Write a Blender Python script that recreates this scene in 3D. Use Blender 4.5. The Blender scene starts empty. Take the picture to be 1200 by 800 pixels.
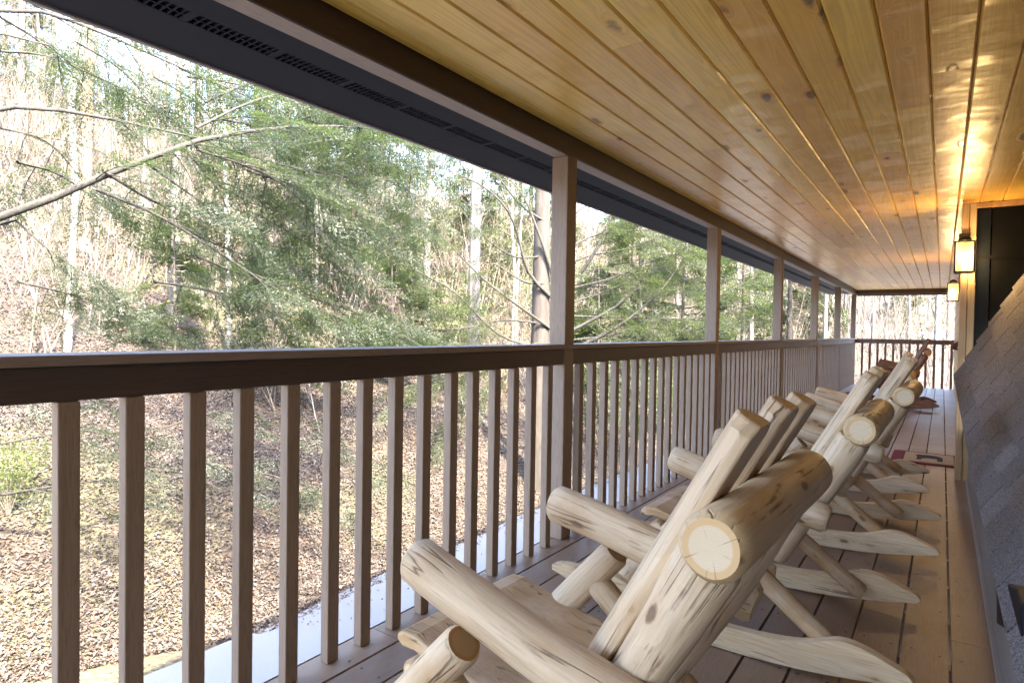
import bpy, math, random
import numpy as np
from mathutils import Vector, Matrix
R = math.radians
SC = bpy.context.scene
COL = SC.collection
random.seed(7)
RNG = np.random.default_rng(11)

# ------------------------------------------------------------------ camera
F_PX, YAW, PITCH, ROLL, CAM_H = 715.4, 35.18, -1.126, 0.93, 1.0962   # F_PX for a 1200 px wide picture
_y, _t, _r = R(YAW), R(PITCH), R(ROLL)
FW = Vector((-math.sin(_y) * math.cos(_t), math.cos(_y) * math.cos(_t), math.sin(_t)))
_rt = Vector((math.cos(_y), math.sin(_y), 0)); _up = _rt.cross(FW)
RT = _rt * math.cos(_r) + _up * math.sin(_r)
UP = -_rt * math.sin(_r) + _up * math.cos(_r)
cam_d = bpy.data.cameras.new('camera'); cam = bpy.data.objects.new('camera', cam_d); COL.objects.link(cam)
cam_d.sensor_width = 36; cam_d.lens = F_PX / 1200 * 36; cam_d.clip_start = 0.02; cam_d.clip_end = 2000
M3 = Matrix((RT, UP, -FW)).transposed().to_4x4(); M3.translation = (0, 0, CAM_H); cam.matrix_world = M3
SC.camera = cam

# ------------------------------------------------------------------ sky, sun, exposure
SUN_EL, SUN_AZ = 47.0, -22.0          # azimuth measured from +X (house side) towards +Y
w = bpy.data.worlds.new('World'); SC.world = w; w.use_nodes = True
nt = w.node_tree; nt.nodes.clear()
sk = nt.nodes.new('ShaderNodeTexSky'); sk.sky_type = 'NISHITA'; sk.sun_disc = False
sk.sun_elevation = R(SUN_EL); sk.sun_rotation = R(90 - SUN_AZ); sk.air_density = .85; sk.dust_density = 2.6; sk.ozone_density = 1.0
bg = nt.nodes.new('ShaderNodeBackground'); bg.inputs[1].default_value = 0.15
ow = nt.nodes.new('ShaderNodeOutputWorld')
nt.links.new(sk.outputs[0], bg.inputs[0]); nt.links.new(bg.outputs[0], ow.inputs[0])
sd = bpy.data.lights.new('sun', 'SUN'); sd.energy = 2.0; sd.angle = R(0.6); sd.color = (1, .91, .74)
so = bpy.data.objects.new('sun', sd); COL.objects.link(so)
sv = Vector((math.cos(R(SUN_EL)) * math.cos(R(SUN_AZ)), math.cos(R(SUN_EL)) * math.sin(R(SUN_AZ)), math.sin(R(SUN_EL))))
so.rotation_euler = sv.to_track_quat('Z', 'Y').to_euler(); so.location = (20, -10, 30)
SC.view_settings.view_transform = 'Standard'; SC.view_settings.look = 'None'; SC.view_settings.gamma = 1
SC.view_settings.exposure = 4.62
SC.render.engine = 'CYCLES'
SC.cycles.max_bounces = 10; SC.cycles.diffuse_bounces = 7; SC.cycles.glossy_bounces = 3; SC.cycles.transparent_max_bounces = 8

# ------------------------------------------------------------------ helpers: materials
def mat(name):
    m = bpy.data.materials.new(name); m.use_nodes = True
    n = m.node_tree.nodes; n.clear()
    o = n.new('ShaderNodeOutputMaterial'); b = n.new('ShaderNodeBsdfPrincipled')
    m.node_tree.links.new(b.outputs[0], o.inputs[0])
    return m, m.node_tree, b
class N:
    """tiny node-writing helper"""
    def __init__(s, t): s.t = t
    def n(s, kind, **kw):
        x = s.t.nodes.new('ShaderNode' + kind)
        for k, v in kw.items(): setattr(x, k, v)
        return x
    def put(s, sock, v):
        if v is None: return
        if isinstance(v, bpy.types.NodeSocket): s.t.links.new(v, sock)
        else:
            try: sock.default_value = v
            except Exception: sock.default_value = (*v, 1)
    def coords(s, kind='Object'): return s.n('TexCoord').outputs[kind]
    def attr(s, name): return s.n('Attribute', attribute_name=name).outputs['Vector']
    def island(s): return s.n('NewGeometry').outputs['Random Per Island']
    def orand(s): return s.n('ObjectInfo').outputs['Random']
    def vm(s, op, a, b=None, sc=None):
        x = s.n('VectorMath', operation=op); s.put(x.inputs[0], a); s.put(x.inputs[1], b)
        if sc is not None: s.put(x.inputs['Scale'], sc)
        return x.outputs[0] if op not in ('LENGTH', 'DISTANCE', 'DOT_PRODUCT') else x.outputs['Value']
    def m(s, op, a, b=None, c=None, clamp=False):
        x = s.n('Math', operation=op, use_clamp=clamp); s.put(x.inputs[0], a); s.put(x.inputs[1], b); s.put(x.inputs[2], c); return x.outputs[0]
    def xyz(s, v):
        x = s.n('SeparateXYZ'); s.put(x.inputs[0], v); return x.outputs
    def comb(s, a=0., b=0., c=0.):
        x = s.n('CombineXYZ'); s.put(x.inputs[0], a); s.put(x.inputs[1], b); s.put(x.inputs[2], c); return x.outputs[0]
    def noise(s, v, scale, detail=4, rough=.55, dist=0.):
        x = s.n('TexNoise'); s.put(x.inputs['Vector'], v); s.put(x.inputs['Scale'], scale)
        x.inputs['Detail'].default_value = detail; x.inputs['Roughness'].default_value = rough; x.inputs['Distortion'].default_value = dist
        return x.outputs['Fac']
    def vor(s, v, scale, rnd=1., out='Distance'):
        x = s.n('TexVoronoi'); s.put(x.inputs['Vector'], v); s.put(x.inputs['Scale'], scale); x.inputs['Randomness'].default_value = rnd
        return x.outputs[out] if out != 'both' else (x.outputs['Distance'], x.outputs['Color'])
    def ramp(s, f, stops, interp='LINEAR'):
        x = s.n('ValToRGB'); s.put(x.inputs[0], f); e = x.color_ramp.elements; x.color_ramp.interpolation = interp
        while len(e) < len(stops): e.new(.5)
        for i, (p, c) in enumerate(stops):
            e[i].position = p; e[i].color = (*c, 1) if not isinstance(c, (int, float)) else (c, c, c, 1)
        return x.outputs[0]
    def mix(s, f, a, b, mode='MIX'):
        x = s.n('Mix', data_type='RGBA', blend_type=mode); s.put(x.inputs[0], f); s.put(x.inputs[6], a); s.put(x.inputs[7], b); return x.outputs[2]
    def bump(s, h, strength=.3, dist=.01):
        x = s.n('Bump'); s.put(x.inputs['Height'], h); x.inputs['Strength'].default_value = strength; x.inputs['Distance'].default_value = dist
        return x.outputs[0]

def m_plain(name, col, rough=.6, metal=0., var=.12, scale=30):
    m, t, b = mat(name); g = N(t); c = g.coords()
    f = g.noise(c, scale, 4)
    g.put(b.inputs['Base Color'], g.mix(f, tuple(x * (1 - var) for x in col), tuple(min(1, x * (1 + var)) for x in col)))
    b.inputs['Roughness'].default_value = rough; b.inputs['Metallic'].default_value = metal
    g.put(b.inputs['Normal'], g.bump(f, .15, .003))
    return m

def m_stained(name, c1, c2, along, rough=.5, worn=None):
    """stained or painted lumber; grain runs along axis `along`"""
    m, t, b = mat(name); g = N(t)
    isl = g.island(); off = g.comb(g.m('MULTIPLY', isl, 37.), g.m('MULTIPLY', isl, 11.), g.m('MULTIPLY', isl, 53.))
    c = g.vm('ADD', g.coords(), off)
    s = [14., 14., 14.]; s[along] = .7
    v = g.vm('MULTIPLY', c, tuple(s))
    gr = g.noise(v, 4., 6, .65, .4)
    s2 = [40., 40., 40.]; s2[along] = 3.
    fine = g.noise(g.vm('MULTIPLY', c, tuple(s2)), 5., 3, .6)
    col = g.mix(gr, c1, c2)
    col = g.mix(g.m('MULTIPLY', g.m('SUBTRACT', isl, .5), .55), col, (1, 1, 1), 'SOFT_LIGHT') if False else col
    tint = g.m('ADD', .82, g.m('MULTIPLY', isl, .36))
    col = g.mix(1., col, g.comb(tint, tint, tint), 'MULTIPLY')
    col = g.mix(g.m('MULTIPLY', g.ramp(fine, [(.35, 1.), (.5, 0.)]), .35), col, tuple(x * .45 for x in c1))
    kd, kc = g.vor(g.vm('MULTIPLY', c, tuple(1.6 if i == along else 6.5 for i in range(3))), 1., 1., 'both')
    kn = g.m('MULTIPLY', g.ramp(kd, [(.05, 1.), (.10, 0.)]), g.m('GREATER_THAN', g.xyz(kc)[0], .55))
    col = g.mix(g.m('MULTIPLY', kn, .7), col, tuple(x * .35 for x in c1))
    if worn:
        wn = g.noise(g.coords(), 1.3, 5, .6)
        col = g.mix(g.m('MULTIPLY', g.ramp(wn, [(.48, 0.), (.68, 1.)]), .55), col, worn)
    g.put(b.inputs['Base Color'], col)
    g.put(b.inputs['Roughness'], g.m('ADD', rough - .08, g.m('MULTIPLY', gr, .2)))
    g.put(b.inputs['Normal'], g.bump(g.m('ADD', gr, g.m('MULTIPLY', fine, .5)), .35, .004))
    return m

def m_pine(name, c1, c2, knot, along=1, rough=.28, kn_density=.45, tint=None):
    """varnished knotty pine boards"""
    m, t, b = mat(name); g = N(t)
    isl = g.island()
    off = g.comb(g.m('MULTIPLY', isl, 3.7), g.m('MULTIPLY', isl, 91.), g.m('MULTIPLY', isl, 17.))
    c = g.vm('ADD', g.coords(), off); xyz = g.xyz(c)
    across = xyz[1 - along] if along in (0, 1) else xyz[0]; al = xyz[along]
    # growth-ring figure, bent round knots
    kv = g.comb(g.m('MULTIPLY', across, 7.), g.m('MULTIPLY', al, 2.1), 0.)
    kd, kc = g.vor(kv, 1., 1., 'both'); has = g.m('GREATER_THAN', g.xyz(kc)[0], 1 - kn_density)
    swirl = g.m('MULTIPLY', has, g.ramp(kd, [(0., 1.), (.35, 0.)], 'EASE'))
    v = g.comb(g.m('ADD', g.m('MULTIPLY', across, 17.), g.m('MULTIPLY', swirl, 2.2)), g.m('MULTIPLY', al, .55), g.m('MULTIPLY', isl, 9.))
    fig = g.noise(v, 2.4, 5, .6, 1.1)
    rings = g.m('FRACT', g.m('MULTIPLY', g.noise(v, 1.2, 1, .5, .3), 9.))
    rings = g.ramp(rings, [(0., 0.), (.75, 1.), (1., 0.)])
    col = g.mix(fig, c1, c2)
    col = g.mix(g.m('MULTIPLY', rings, .42), col, tuple(x * .62 for x in c1))
    ti = g.m('ADD', .86, g.m('MULTIPLY', isl, .24)); col = g.mix(1., col, g.comb(ti, g.m('MULTIPLY', ti, ti), g.m('MULTIPLY', ti, ti)), 'MULTIPLY')
    # knots of different sizes
    sz = g.m('ADD', .04, g.m('MULTIPLY', g.xyz(kc)[1], .12))
    kf = g.m('MULTIPLY', has, g.ramp(g.m('SUBTRACT', g.m('ADD', g.m('ADD', kd, g.m('MULTIPLY', g.m('SUBTRACT', g.noise(c, 22., 3), .5), .16)), g.m('MULTIPLY', g.noise(c, 90., 2), .03)), sz), [(0., 1.), (.03, .6), (.07, 0.)]))
    halo = g.m('MULTIPLY', has, g.ramp(kd, [(.06, 1.), (.3, 0.)]))
    col = g.mix(g.m('MULTIPLY', halo, .45), col, tuple(x * .62 for x in knot) if False else (c1[0] * .75, c1[1] * .55, c1[2] * .4))
    col = g.mix(g.m('MULTIPLY', kf, .85), col, knot)
    # small dark spike knots lying across the board
    sv_ = g.comb(g.m('MULTIPLY', across, 4.), g.m('MULTIPLY', al, 2.7), 4.)
    sdist, scol = g.vor(sv_, 1., 1., 'both')
    sp = g.m('MULTIPLY', g.m('GREATER_THAN', g.xyz(scol)[0], .42), g.ramp(g.m('ADD', sdist, g.m('MULTIPLY', g.noise(c, 90., 2), .11)), [(.10, 1.), (.135, 0.)]))
    col = g.mix(g.m('MULTIPLY', sp, .7), col, knot)
    g.put(b.inputs['Base Color'], col)
    rn = g.noise(g.vm('MULTIPLY', c, (3., 5., 3.)), 2., 3)
    g.put(b.inputs['Roughness'], g.m('ADD', rough, g.m('MULTIPLY', rn, .1)))
    b.inputs['Coat Weight'].default_value = .3; b.inputs['Coat Roughness'].default_value = .23
    wav = g.noise(g.vm('MULTIPLY', c, (9., 12., 9.) if along == 1 else (12., 9., 9.)), 1., 2, .5)
    g.put(b.inputs['Normal'], g.bump(g.m('ADD', g.m('MULTIPLY', wav, 1.), g.m('ADD', g.m('MULTIPLY', fig, .12), g.m('MULTIPLY', kf, .25))), .30, .012))
    cup = g.noise(g.comb(g.m('MULTIPLY', across, 2.5), g.m('MULTIPLY', al, 3.4), g.m('MULTIPLY', isl, 9.)), 1., 2, .45)
    g.put(b.inputs['Coat Normal'], g.bump(g.m('ADD', cup, g.m('MULTIPLY', kf, .3)), 1., .045))
    return m

def m_log(name, c1, c2, gold=None, goldf=.5, rough=.55, ring=(.74, .6, .42), end=False):
    """peeled cedar log: grain follows the log through the 'lc' attribute (x, y across, z along)"""
    m, t, b = mat(name); g = N(t)
    rnd = g.orand(); isl = g.island()
    c0 = g.attr('lc')
    c = g.vm('ADD', c0, g.comb(g.m('MULTIPLY', isl, 23.), g.m('MULTIPLY', rnd, 31.), g.m('MULTIPLY', isl, 57.)))
    if end:
        xy = g.xyz(c0); rad = g.vm('LENGTH', g.comb(xy[0], xy[1], 0.))
        radn = g.m('ADD', rad, g.m('MULTIPLY', g.noise(c, 25., 3), .008))
        rg = g.m('FRACT', g.m('MULTIPLY', radn, 260.))
        col = g.mix(g.ramp(rg, [(0., 0.), (.7, .35), (1., 0.)]), ring, tuple(x * .7 for x in ring))
        sap = g.xyz(g.attr('sap'))[0]
        col = g.mix(g.ramp(sap, [(.72, 0.), (.8, 1.)]), col, (ring[0] * .86, ring[1] * .7, ring[2] * .48))
        ang = g.m('ARCTAN2', xy[0], xy[1])
        chk = g.noise(g.comb(g.m('MULTIPLY', ang, 3.), g.m('MULTIPLY', rad, 6.), isl), 2., 3)
        col = g.mix(g.m('MULTIPLY', g.ramp(chk, [(.30, 1.), (.36, 0.)]), .55), col, (.16, .09, .045))
        sawn = g.noise(g.vm('MULTIPLY', c, (14., 160., 14.)), 1., 3)
        col = g.mix(g.m('MULTIPLY', sawn, .3), col, tuple(x * .75 for x in ring))
        g.put(b.inputs['Base Color'], col); b.inputs['Roughness'].default_value = .75
        g.put(b.inputs['Normal'], g.bump(g.m('ADD', g.m('MULTIPLY', rg, .3), sawn), .25, .002))
        return m
    long = g.noise(g.vm('MULTIPLY', c, (26., 26., 2.2)), 1., 6, .62, .6)
    fine = g.noise(g.vm('MULTIPLY', c, (150., 150., 7.)), 1., 3, .6)
    blot = g.noise(c, 7., 4, .55)
    col = g.mix(g.ramp(long, [(.3, 0.), (.7, 1.)]), c1, c2)
    col = g.mix(g.m('MULTIPLY', g.ramp(fine, [(.36, 1.), (.5, 0.)]), .36), col, tuple(x * .5 for x in c1))
    if gold:
        col = g.mix(g.m('MULTIPLY', g.ramp(blot, [(.62 - goldf * .5, 0.), (.80 - goldf * .5, 1.)]), .9), col, gold)
    # knots
    kd, kc = g.vor(g.vm('MULTIPLY', c, (13., 13., 6.)), 1., 1., 'both')
    has = g.m('GREATER_THAN', g.xyz(kc)[0], .58)
    kdn = g.m('ADD', kd, g.m('MULTIPLY', g.noise(c, 120., 2), .05))
    kn = g.m('MULTIPLY', has, g.ramp(kdn, [(.11, 1.), (.17, 0.)]))
    halo = g.m('MULTIPLY', has, g.ramp(kd, [(.1, 1.), (.36, 0.)]))
    col = g.mix(g.m('MULTIPLY', halo, .4), col, (c1[0] * .75, c1[1] * .58, c1[2] * .4))
    col = g.mix(g.m('MULTIPLY', kn, .85), col, (.14, .075, .035))
    # drying cracks
    cr = g.noise(g.vm('MULTIPLY', c, (24., 24., 1.1)), 1., 2, .5, .25)
    crk = g.m('MULTIPLY', g.ramp(g.m('ABSOLUTE', g.m('SUBTRACT', cr, .5)), [(.0, 1.), (.016, 0.)]), g.ramp(blot, [(.46, 0.), (.56, 1.)]))
    col = g.mix(g.m('MULTIPLY', crk, .8), col, (.08, .045, .025))
    scr = g.noise(g.vm('MULTIPLY', c, (30., 30., 3.)), 1., 4, .7, .5)
    scp = g.m('MULTIPLY', g.ramp(scr, [(.70, 0.), (.75, 1.)]), g.ramp(blot, [(.45, 0.), (.58, 1.)]))
    col = g.mix(g.m('MULTIPLY', scp, .75), col, (.25, .135, .065))
    fac, fcol = g.vor(g.vm('MULTIPLY', c, (24., 24., 4.5)), 1., 1., 'both')
    fv = g.xyz(fcol)[0]
    col = g.mix(g.m('MULTIPLY', fv, .22), col, tuple(x * .55 for x in c1))
    g.put(b.inputs['Base Color'], col)
    g.put(b.inputs['Roughness'], g.m('ADD', rough, g.m('MULTIPLY', long, .15)))
    long = g.m('ADD', long, g.m('MULTIPLY', fac, .9))
    h = g.m('SUBTRACT', g.m('ADD', g.m('MULTIPLY', long, .8), g.m('MULTIPLY', fine, .25)), g.m('ADD', g.m('MULTIPLY', crk, .9), g.m('MULTIPLY', kn, -.4)))
    g.put(b.inputs['Normal'], g.bump(h, .5, .006))
    return m

def m_foliage(name, c1, c2, trans=.35):
    m = bpy.data.materials.new(name); m.use_nodes = True; t = m.node_tree; t.nodes.clear(); g = N(t)
    isl = g.island(); big = g.noise(g.coords(), 1.7, 3)
    col = g.mix(g.m('ADD', g.m('MULTIPLY', isl, .6), g.m('MULTIPLY', g.m('SUBTRACT', big, .3), .8)), c1, c2)
    d = g.n('BsdfDiffuse'); tr = g.n('BsdfTranslucent'); gl = g.n('BsdfGlossy'); gl.inputs['Roughness'].default_value = .45
    g.put(d.inputs[0], col); g.put(tr.inputs[0], g.mix(.5, col, (.14, .2, .05)))
    mx = g.n('MixShader'); mx.inputs[0].default_value = trans; t.links.new(d.outputs[0], mx.inputs[1]); t.links.new(tr.outputs[0], mx.inputs[2])
    m2 = g.n('MixShader'); m2.inputs[0].default_value = .02; t.links.new(mx.outputs[0], m2.inputs[1]); t.links.new(gl.outputs[0], m2.inputs[2])
    o = g.n('OutputMaterial'); t.links.new(m2.outputs[0], o.inputs[0])
    return m

def m_bark(name, c1, c2, sc=9., zs=.25, spots=None):
    m, t, b = mat(name); g = N(t); rnd = g.orand()
    c = g.vm('ADD', g.coords(), g.comb(g.m('MULTIPLY', rnd, 31.), g.m('MULTIPLY', rnd, 57.), 0.))
    n1 = g.noise(g.vm('MULTIPLY', c, (1., 1., zs)), sc, 6, .65)
    col = g.mix(g.ramp(n1, [(.32, 0.), (.66, 1.)]), c1, c2)
    if spots:
        n2 = g.noise(g.vm('MULTIPLY', c, (1., 1., 3.)), 2.2, 4, .6); col = g.mix(g.m('MULTIPLY', g.ramp(n2, [(.55, 0.), (.64, 1.)]), .7), col, spots)
    ti = g.m('ADD', .75, g.m('MULTIPLY', rnd, .5)); col = g.mix(1., col, g.comb(ti, ti, ti), 'MULTIPLY')
    g.put(b.inputs['Base Color'], col); b.inputs['Roughness'].default_value = .9
    g.put(b.inputs['Normal'], g.bump(n1, .6, .03))
    return m

# ------------------------------------------------------------------ helpers: meshes and objects
class MB:
    """collects shapes and links them as ONE mesh object"""
    def __init__(s): s.v = []; s.f = []; s.mi = []; s.lc = []; s.sap = []; s.sm = []
    def add(s, verts, faces, mi=0, lc=None, smooth=False, sap=None):
        o = len(s.v); s.v += [tuple(x) for x in verts]; s.f += [tuple(i + o for i in f) for f in faces]
        s.mi += [mi] * len(faces); s.sm += [smooth] * len(faces)
        s.lc += [tuple(x) for x in (lc if lc is not None else verts)]
        s.sap += list(sap) if sap is not None else [0.] * len(verts)
        return s
    def box(s, lo, hi, mi=0, M=None):
        x0, y0, z0 = lo; x1, y1, z1 = hi
        v = [Vector(p) for p in ((x0, y0, z0), (x1, y0, z0), (x1, y1, z0), (x0, y1, z0), (x0, y0, z1), (x1, y0, z1), (x1, y1, z1), (x0, y1, z1))]
        if M is not None: v = [M @ p for p in v]
        return s.add(v, [(0, 3, 2, 1), (4, 5, 6, 7), (0, 1, 5, 4), (1, 2, 6, 5), (2, 3, 7, 6), (3, 0, 4, 7)], mi)
    def bar(s, p, q, wx, wz, mi=0):
        """box-section bar from p to q"""
        p, q = Vector(p), Vector(q); d = q - p; L = d.length; d.normalize()
        x = d.cross(Vector((0, 0, 1)));
        if x.length < 1e-4: x = Vector((1, 0, 0))
        x.normalize(); z = x.cross(d)
        M = Matrix((x, d, z)).transposed().to_4x4(); M.translation = p
        return s.box((-wx / 2, 0, -wz / 2), (wx / 2, L, wz / 2), mi, M)
    def tube(s, pts, radii, n=12, caps=True, mi=0, mcap=None, wob=0., seed=0, cham=.0, sq=None):
        """tapered tube; rough log when wob > 0; chamfered ends"""
        pts = [Vector(p) for p in pts]; rr = list(radii); rnd = random.Random(seed)
        if cham > 0 and len(pts) > 1:
            a = (pts[1] - pts[0]).normalized(); e = (pts[-1] - pts[-2]).normalized()
            pts = [pts[0], pts[0] + a * cham] + pts[1:-1] + [pts[-1] - e * cham, pts[-1]]
            rr = [rr[0] - cham * .8, rr[0]] + rr[1:-1] + [rr[-1], rr[-1] - cham * .8]
        ph = [rnd.uniform(0, 6.28) for _ in range(8)]
        d0 = (pts[1] - pts[0]).normalized(); ref = Vector((0, 0, 1)) if abs(d0.z) < .9 else Vector((1, 0, 0))
        u = d0.cross(ref).normalized(); V = []; LC = []; al = 0.
        for i, p in enumerate(pts):
            d = (pts[min(i + 1, len(pts) - 1)] - pts[max(i - 1, 0)]).normalized()
            u = (u - d * u.dot(d)).normalized(); vv = d.cross(u)
            if i: al += (p - pts[i - 1]).length
            for k in range(n):
                th = 2 * math.pi * k / n
                r = rr[i]
                if wob: r *= 1 + wob * (math.sin(2 * th + ph[0] + al * 3) * .5 + math.sin(3 * th + ph[1] - al * 5) * .4 + math.sin(al * 17 + ph[2] + th) * .35 + math.sin(5 * th + al * 23 + ph[3]) * .2)
                V.append(p + (u * math.cos(th) + vv * math.sin(th)) * r)
                LC.append((math.cos(th) * r, math.sin(th) * r, al))
        F = []
        for i in range(len(pts) - 1):
            for k in range(n):
                F.append((i * n + k, i * n + (k + 1) % n, (i + 1) * n + (k + 1) % n, (i + 1) * n + k))
        s.add(V, F, mi, LC, True)
        if caps:
            for i, flip in ((0, True), (len(pts) - 1, False)):
                ring = V[i * n:(i + 1) * n]; lc = LC[i * n:(i + 1) * n]; c = sum(ring, Vector()) / n
                vs = [c] + ring; f = [(0, k + 1, (k + 1) % n + 1) for k in range(n)]
                if flip: f = [(a, c2, b2) for a, b2, c2 in f]
                s.add(vs, f, mi if mcap is None else mcap, [(0, 0, al * i)] + lc, False, [0.] + [1.] * n)
        return s
    def prism(s, poly, y0, y1, mi=0, axis='y'):
        """extrude a polygon given in (x, z) between y0 and y1"""
        n = len(poly); v = [Vector((x, y0, z)) for x, z in poly] + [Vector((x, y1, z)) for x, z in poly]
        f = [tuple(range(n)), tuple(range(2 * n - 1, n - 1, -1))] + [(i, i + n, (i + 1) % n + n, (i + 1) % n) for i in range(n)]
        return s.add(v, f, mi, [(p.z, p.y, p.x) for p in v])
    def build(s, name, mats, parent=None, bevel=0., seg=2, loc=None, fixn=True):
        me = bpy.data.meshes.new(name); me.from_pydata(s.v, [], s.f)
        for m in (mats if isinstance(mats, (list, tuple)) else [mats]): me.materials.append(m)
        me.polygons.foreach_set('material_index', s.mi); me.polygons.foreach_set('use_smooth', s.sm)
        a = me.attributes.new('lc', 'FLOAT_VECTOR', 'POINT'); a.data.foreach_set('vector', np.array(s.lc, dtype=np.float32).ravel())
        a = me.attributes.new('sap', 'FLOAT_VECTOR', 'POINT'); a.data.foreach_set('vector', np.repeat(np.array(s.sap, dtype=np.float32), 3))
        me.update()
        o = bpy.data.objects.new(name, me); COL.objects.link(o)
        if parent: o.parent = parent
        if loc is not None: o.location = loc
        if bevel:
            b = o.modifiers.new('bevel', 'BEVEL'); b.width = bevel; b.segments = seg; b.limit_method = 'ANGLE'; b.angle_limit = R(40)
        return o
def np_mesh(name, V, Fq, m, parent=None, smooth=False):
    """big quad mesh from numpy arrays"""
    me = bpy.data.meshes.new(name); nf = len(Fq)
    me.vertices.add(len(V)); me.vertices.foreach_set('co', np.ascontiguousarray(V, dtype=np.float32).ravel())
    me.loops.add(nf * 4); me.loops.foreach_set('vertex_index', np.ascontiguousarray(Fq, dtype=np.int32).ravel())
    me.polygons.add(nf); me.polygons.foreach_set('loop_start', np.arange(0, nf * 4, 4, dtype=np.int32))
    me.polygons.foreach_set('use_smooth', np.full(nf, smooth)); me.materials.append(m); me.update(calc_edges=True)
    o = bpy.data.objects.new(name, me); COL.objects.link(o)
    if parent: o.parent = parent
    return o
def tag(o, label=None, cat=None, group=None, kind=None):
    if label: o['label'] = label
    if cat: o['category'] = cat
    if group: o['group'] = group
    if kind: o['kind'] = kind
    return o
def empty(name, loc=(0, 0, 0), rz=0.):
    o = bpy.data.objects.new(name, None); COL.objects.link(o); o.location = loc; o.rotation_euler = (0, 0, rz); o.empty_display_size = .1
    return o
def copy_tree(o, parent=None):
    c = o.copy(); COL.objects.link(c)
    if parent: c.parent = parent
    for ch in list(o.children): copy_tree(ch, c)
    return c
def struct(o): o['kind'] = 'structure'; return o
def view_dir(px, py):
    return (FW + RT * ((px - 600) / F_PX) - UP * ((py - 400) / F_PX))
def at(px, py, dist):
    """point at horizontal distance dist seen along a direction measured in the photo"""
    d = view_dir(px, py); h = math.hypot(d.x, d.y)
    return Vector((0, 0, CAM_H)) + d * (dist / h)

# ------------------------------------------------------------------ measurements
AX = 1.60                   # house-side face of posts and railing (x = -AX)
PW = .0965                  # post size
PY = [2.747 + 2.58 * i for i in range(6)]   # near faces of the posts
ZRT, ZRB = 1.0237, .9185    # top of the cap, bottom of the upper rail
ZC, ZB = 2.101, 2.003       # ceiling, underside of beam
WX = .175                   # line where the shingle slope meets the deck
YW = 5.78                   # wall return
YE = PY[5] + PW             # far end of the porch
GZ = -2.25                  # ground level below the deck
EX = -6.1                   # outer edge of the concrete drive

# ================================================================== SETTING
def smooth(a, b, x):
    t = np.clip((x - a) / (b - a), 0, 1); return t * t * (3 - 2 * t)
def terrain(x, y):
    x = np.asarray(x, float); y = np.asarray(y, float)
    s = np.maximum(0, -x + EX - .15 - .15 * np.sin(y * .6)); t = np.maximum(0, y - 25 + .25 * np.minimum(0, x + 6))
    zx = .08 * np.minimum(s, .5) + .44 * np.clip(s - .35, 0, 22) + .27 * np.clip(s - 22, 0, 45) + .05 * np.maximum(0, s - 67)
    zy = .17 * np.clip(t, 0, 30) + .24 * np.clip(t - 30, 0, 50) + .03 * np.maximum(0, t - 80)
    z = np.sqrt(zx * zx + zy * zy + .35 * zx * zy)
    k = np.clip(z, 0, 1.2) / 1.2
    und = .28 * np.sin(x * .55 + y * .21 + 1.3) * np.sin(y * .43 - x * .17) + .12 * np.sin(x * 1.3 + 2 * np.sin(y * .7)) + .07 * np.sin(y * 2.1 + x * 1.7)
    return GZ - .012 + z + und * k - np.where((x > EX - .3) & (t <= 0), .03 * smooth(-.3, .0, x - EX), 0)

m_ground, t, b = mat('leaf_litter_ground'); g = N(t); c = g.coords()
warp = g.vm('ADD', c, g.vm('SCALE', g.n('TexNoise').outputs['Color'], None, .02))
d1, c1_ = g.vor(c, 17., 1., 'both'); d2, c2_ = g.vor(g.vm('ADD', c, (3.3, 1.7, 0)), 26., 1., 'both')
lf = g.mix(g.xyz(c1_)[0], (0.025, 0.018, 0.013), (0.050, 0.037, 0.029)); lf = g.mix(.5, lf, g.mix(g.xyz(c2_)[1], (0.018, 0.014, 0.010), (0.047, 0.035, 0.027)))
lf = g.mix(g.m('MULTIPLY', g.ramp(d1, [(.5, 0.), (.75, 1.)]), .75), lf, (.05, .032, .02))
big = g.noise(c, .35, 4); lf = g.mix(g.m('MULTIPLY', g.ramp(big, [(.5, 0.), (.66, 1.)]), .5), lf, (.13, .13, .055))
mid = g.noise(c, 1.7, 5, .65); lf = g.mix(g.m('MULTIPLY', g.ramp(mid, [(.52, 0.), (.62, 1.)]), .5), lf, (.10, .062, .04))
g.put(b.inputs['Base Color'], lf); b.inputs['Roughness'].default_value = .95
g.put(b.inputs['Normal'], g.bump(g.m('ADD', d1, g.m('MULTIPLY', mid, 2.)), .9, .06))
def axis(pts): return np.concatenate([np.arange(a, e, st) for a, e, st in pts])
gx = axis([(-420, -80, 20), (-80, -30, 3), (-30, -14, .8), (-14, -5.6, .3), (-5.6, 12, 1.6), (12, 60, 8), (60, 421, 30)])
gy = axis([(-300, -40, 20), (-40, -6, 3), (-6, 22, .4), (22, 60, 1.2), (60, 110, 5), (110, 421, 25)])
X, Y = np.meshgrid(gx, gy); Z = terrain(X, Y)
V = np.stack([X, Y, Z], -1).reshape(-1, 3); nx, ny = len(gx), len(gy)
I = (np.arange(ny - 1)[:, None] * nx + np.arange(nx - 1)[None]).ravel()
struct(np_mesh('ground', V, np.stack([I, I + 1, I + nx + 1, I + nx], -1), m_ground, smooth=True))

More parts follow.
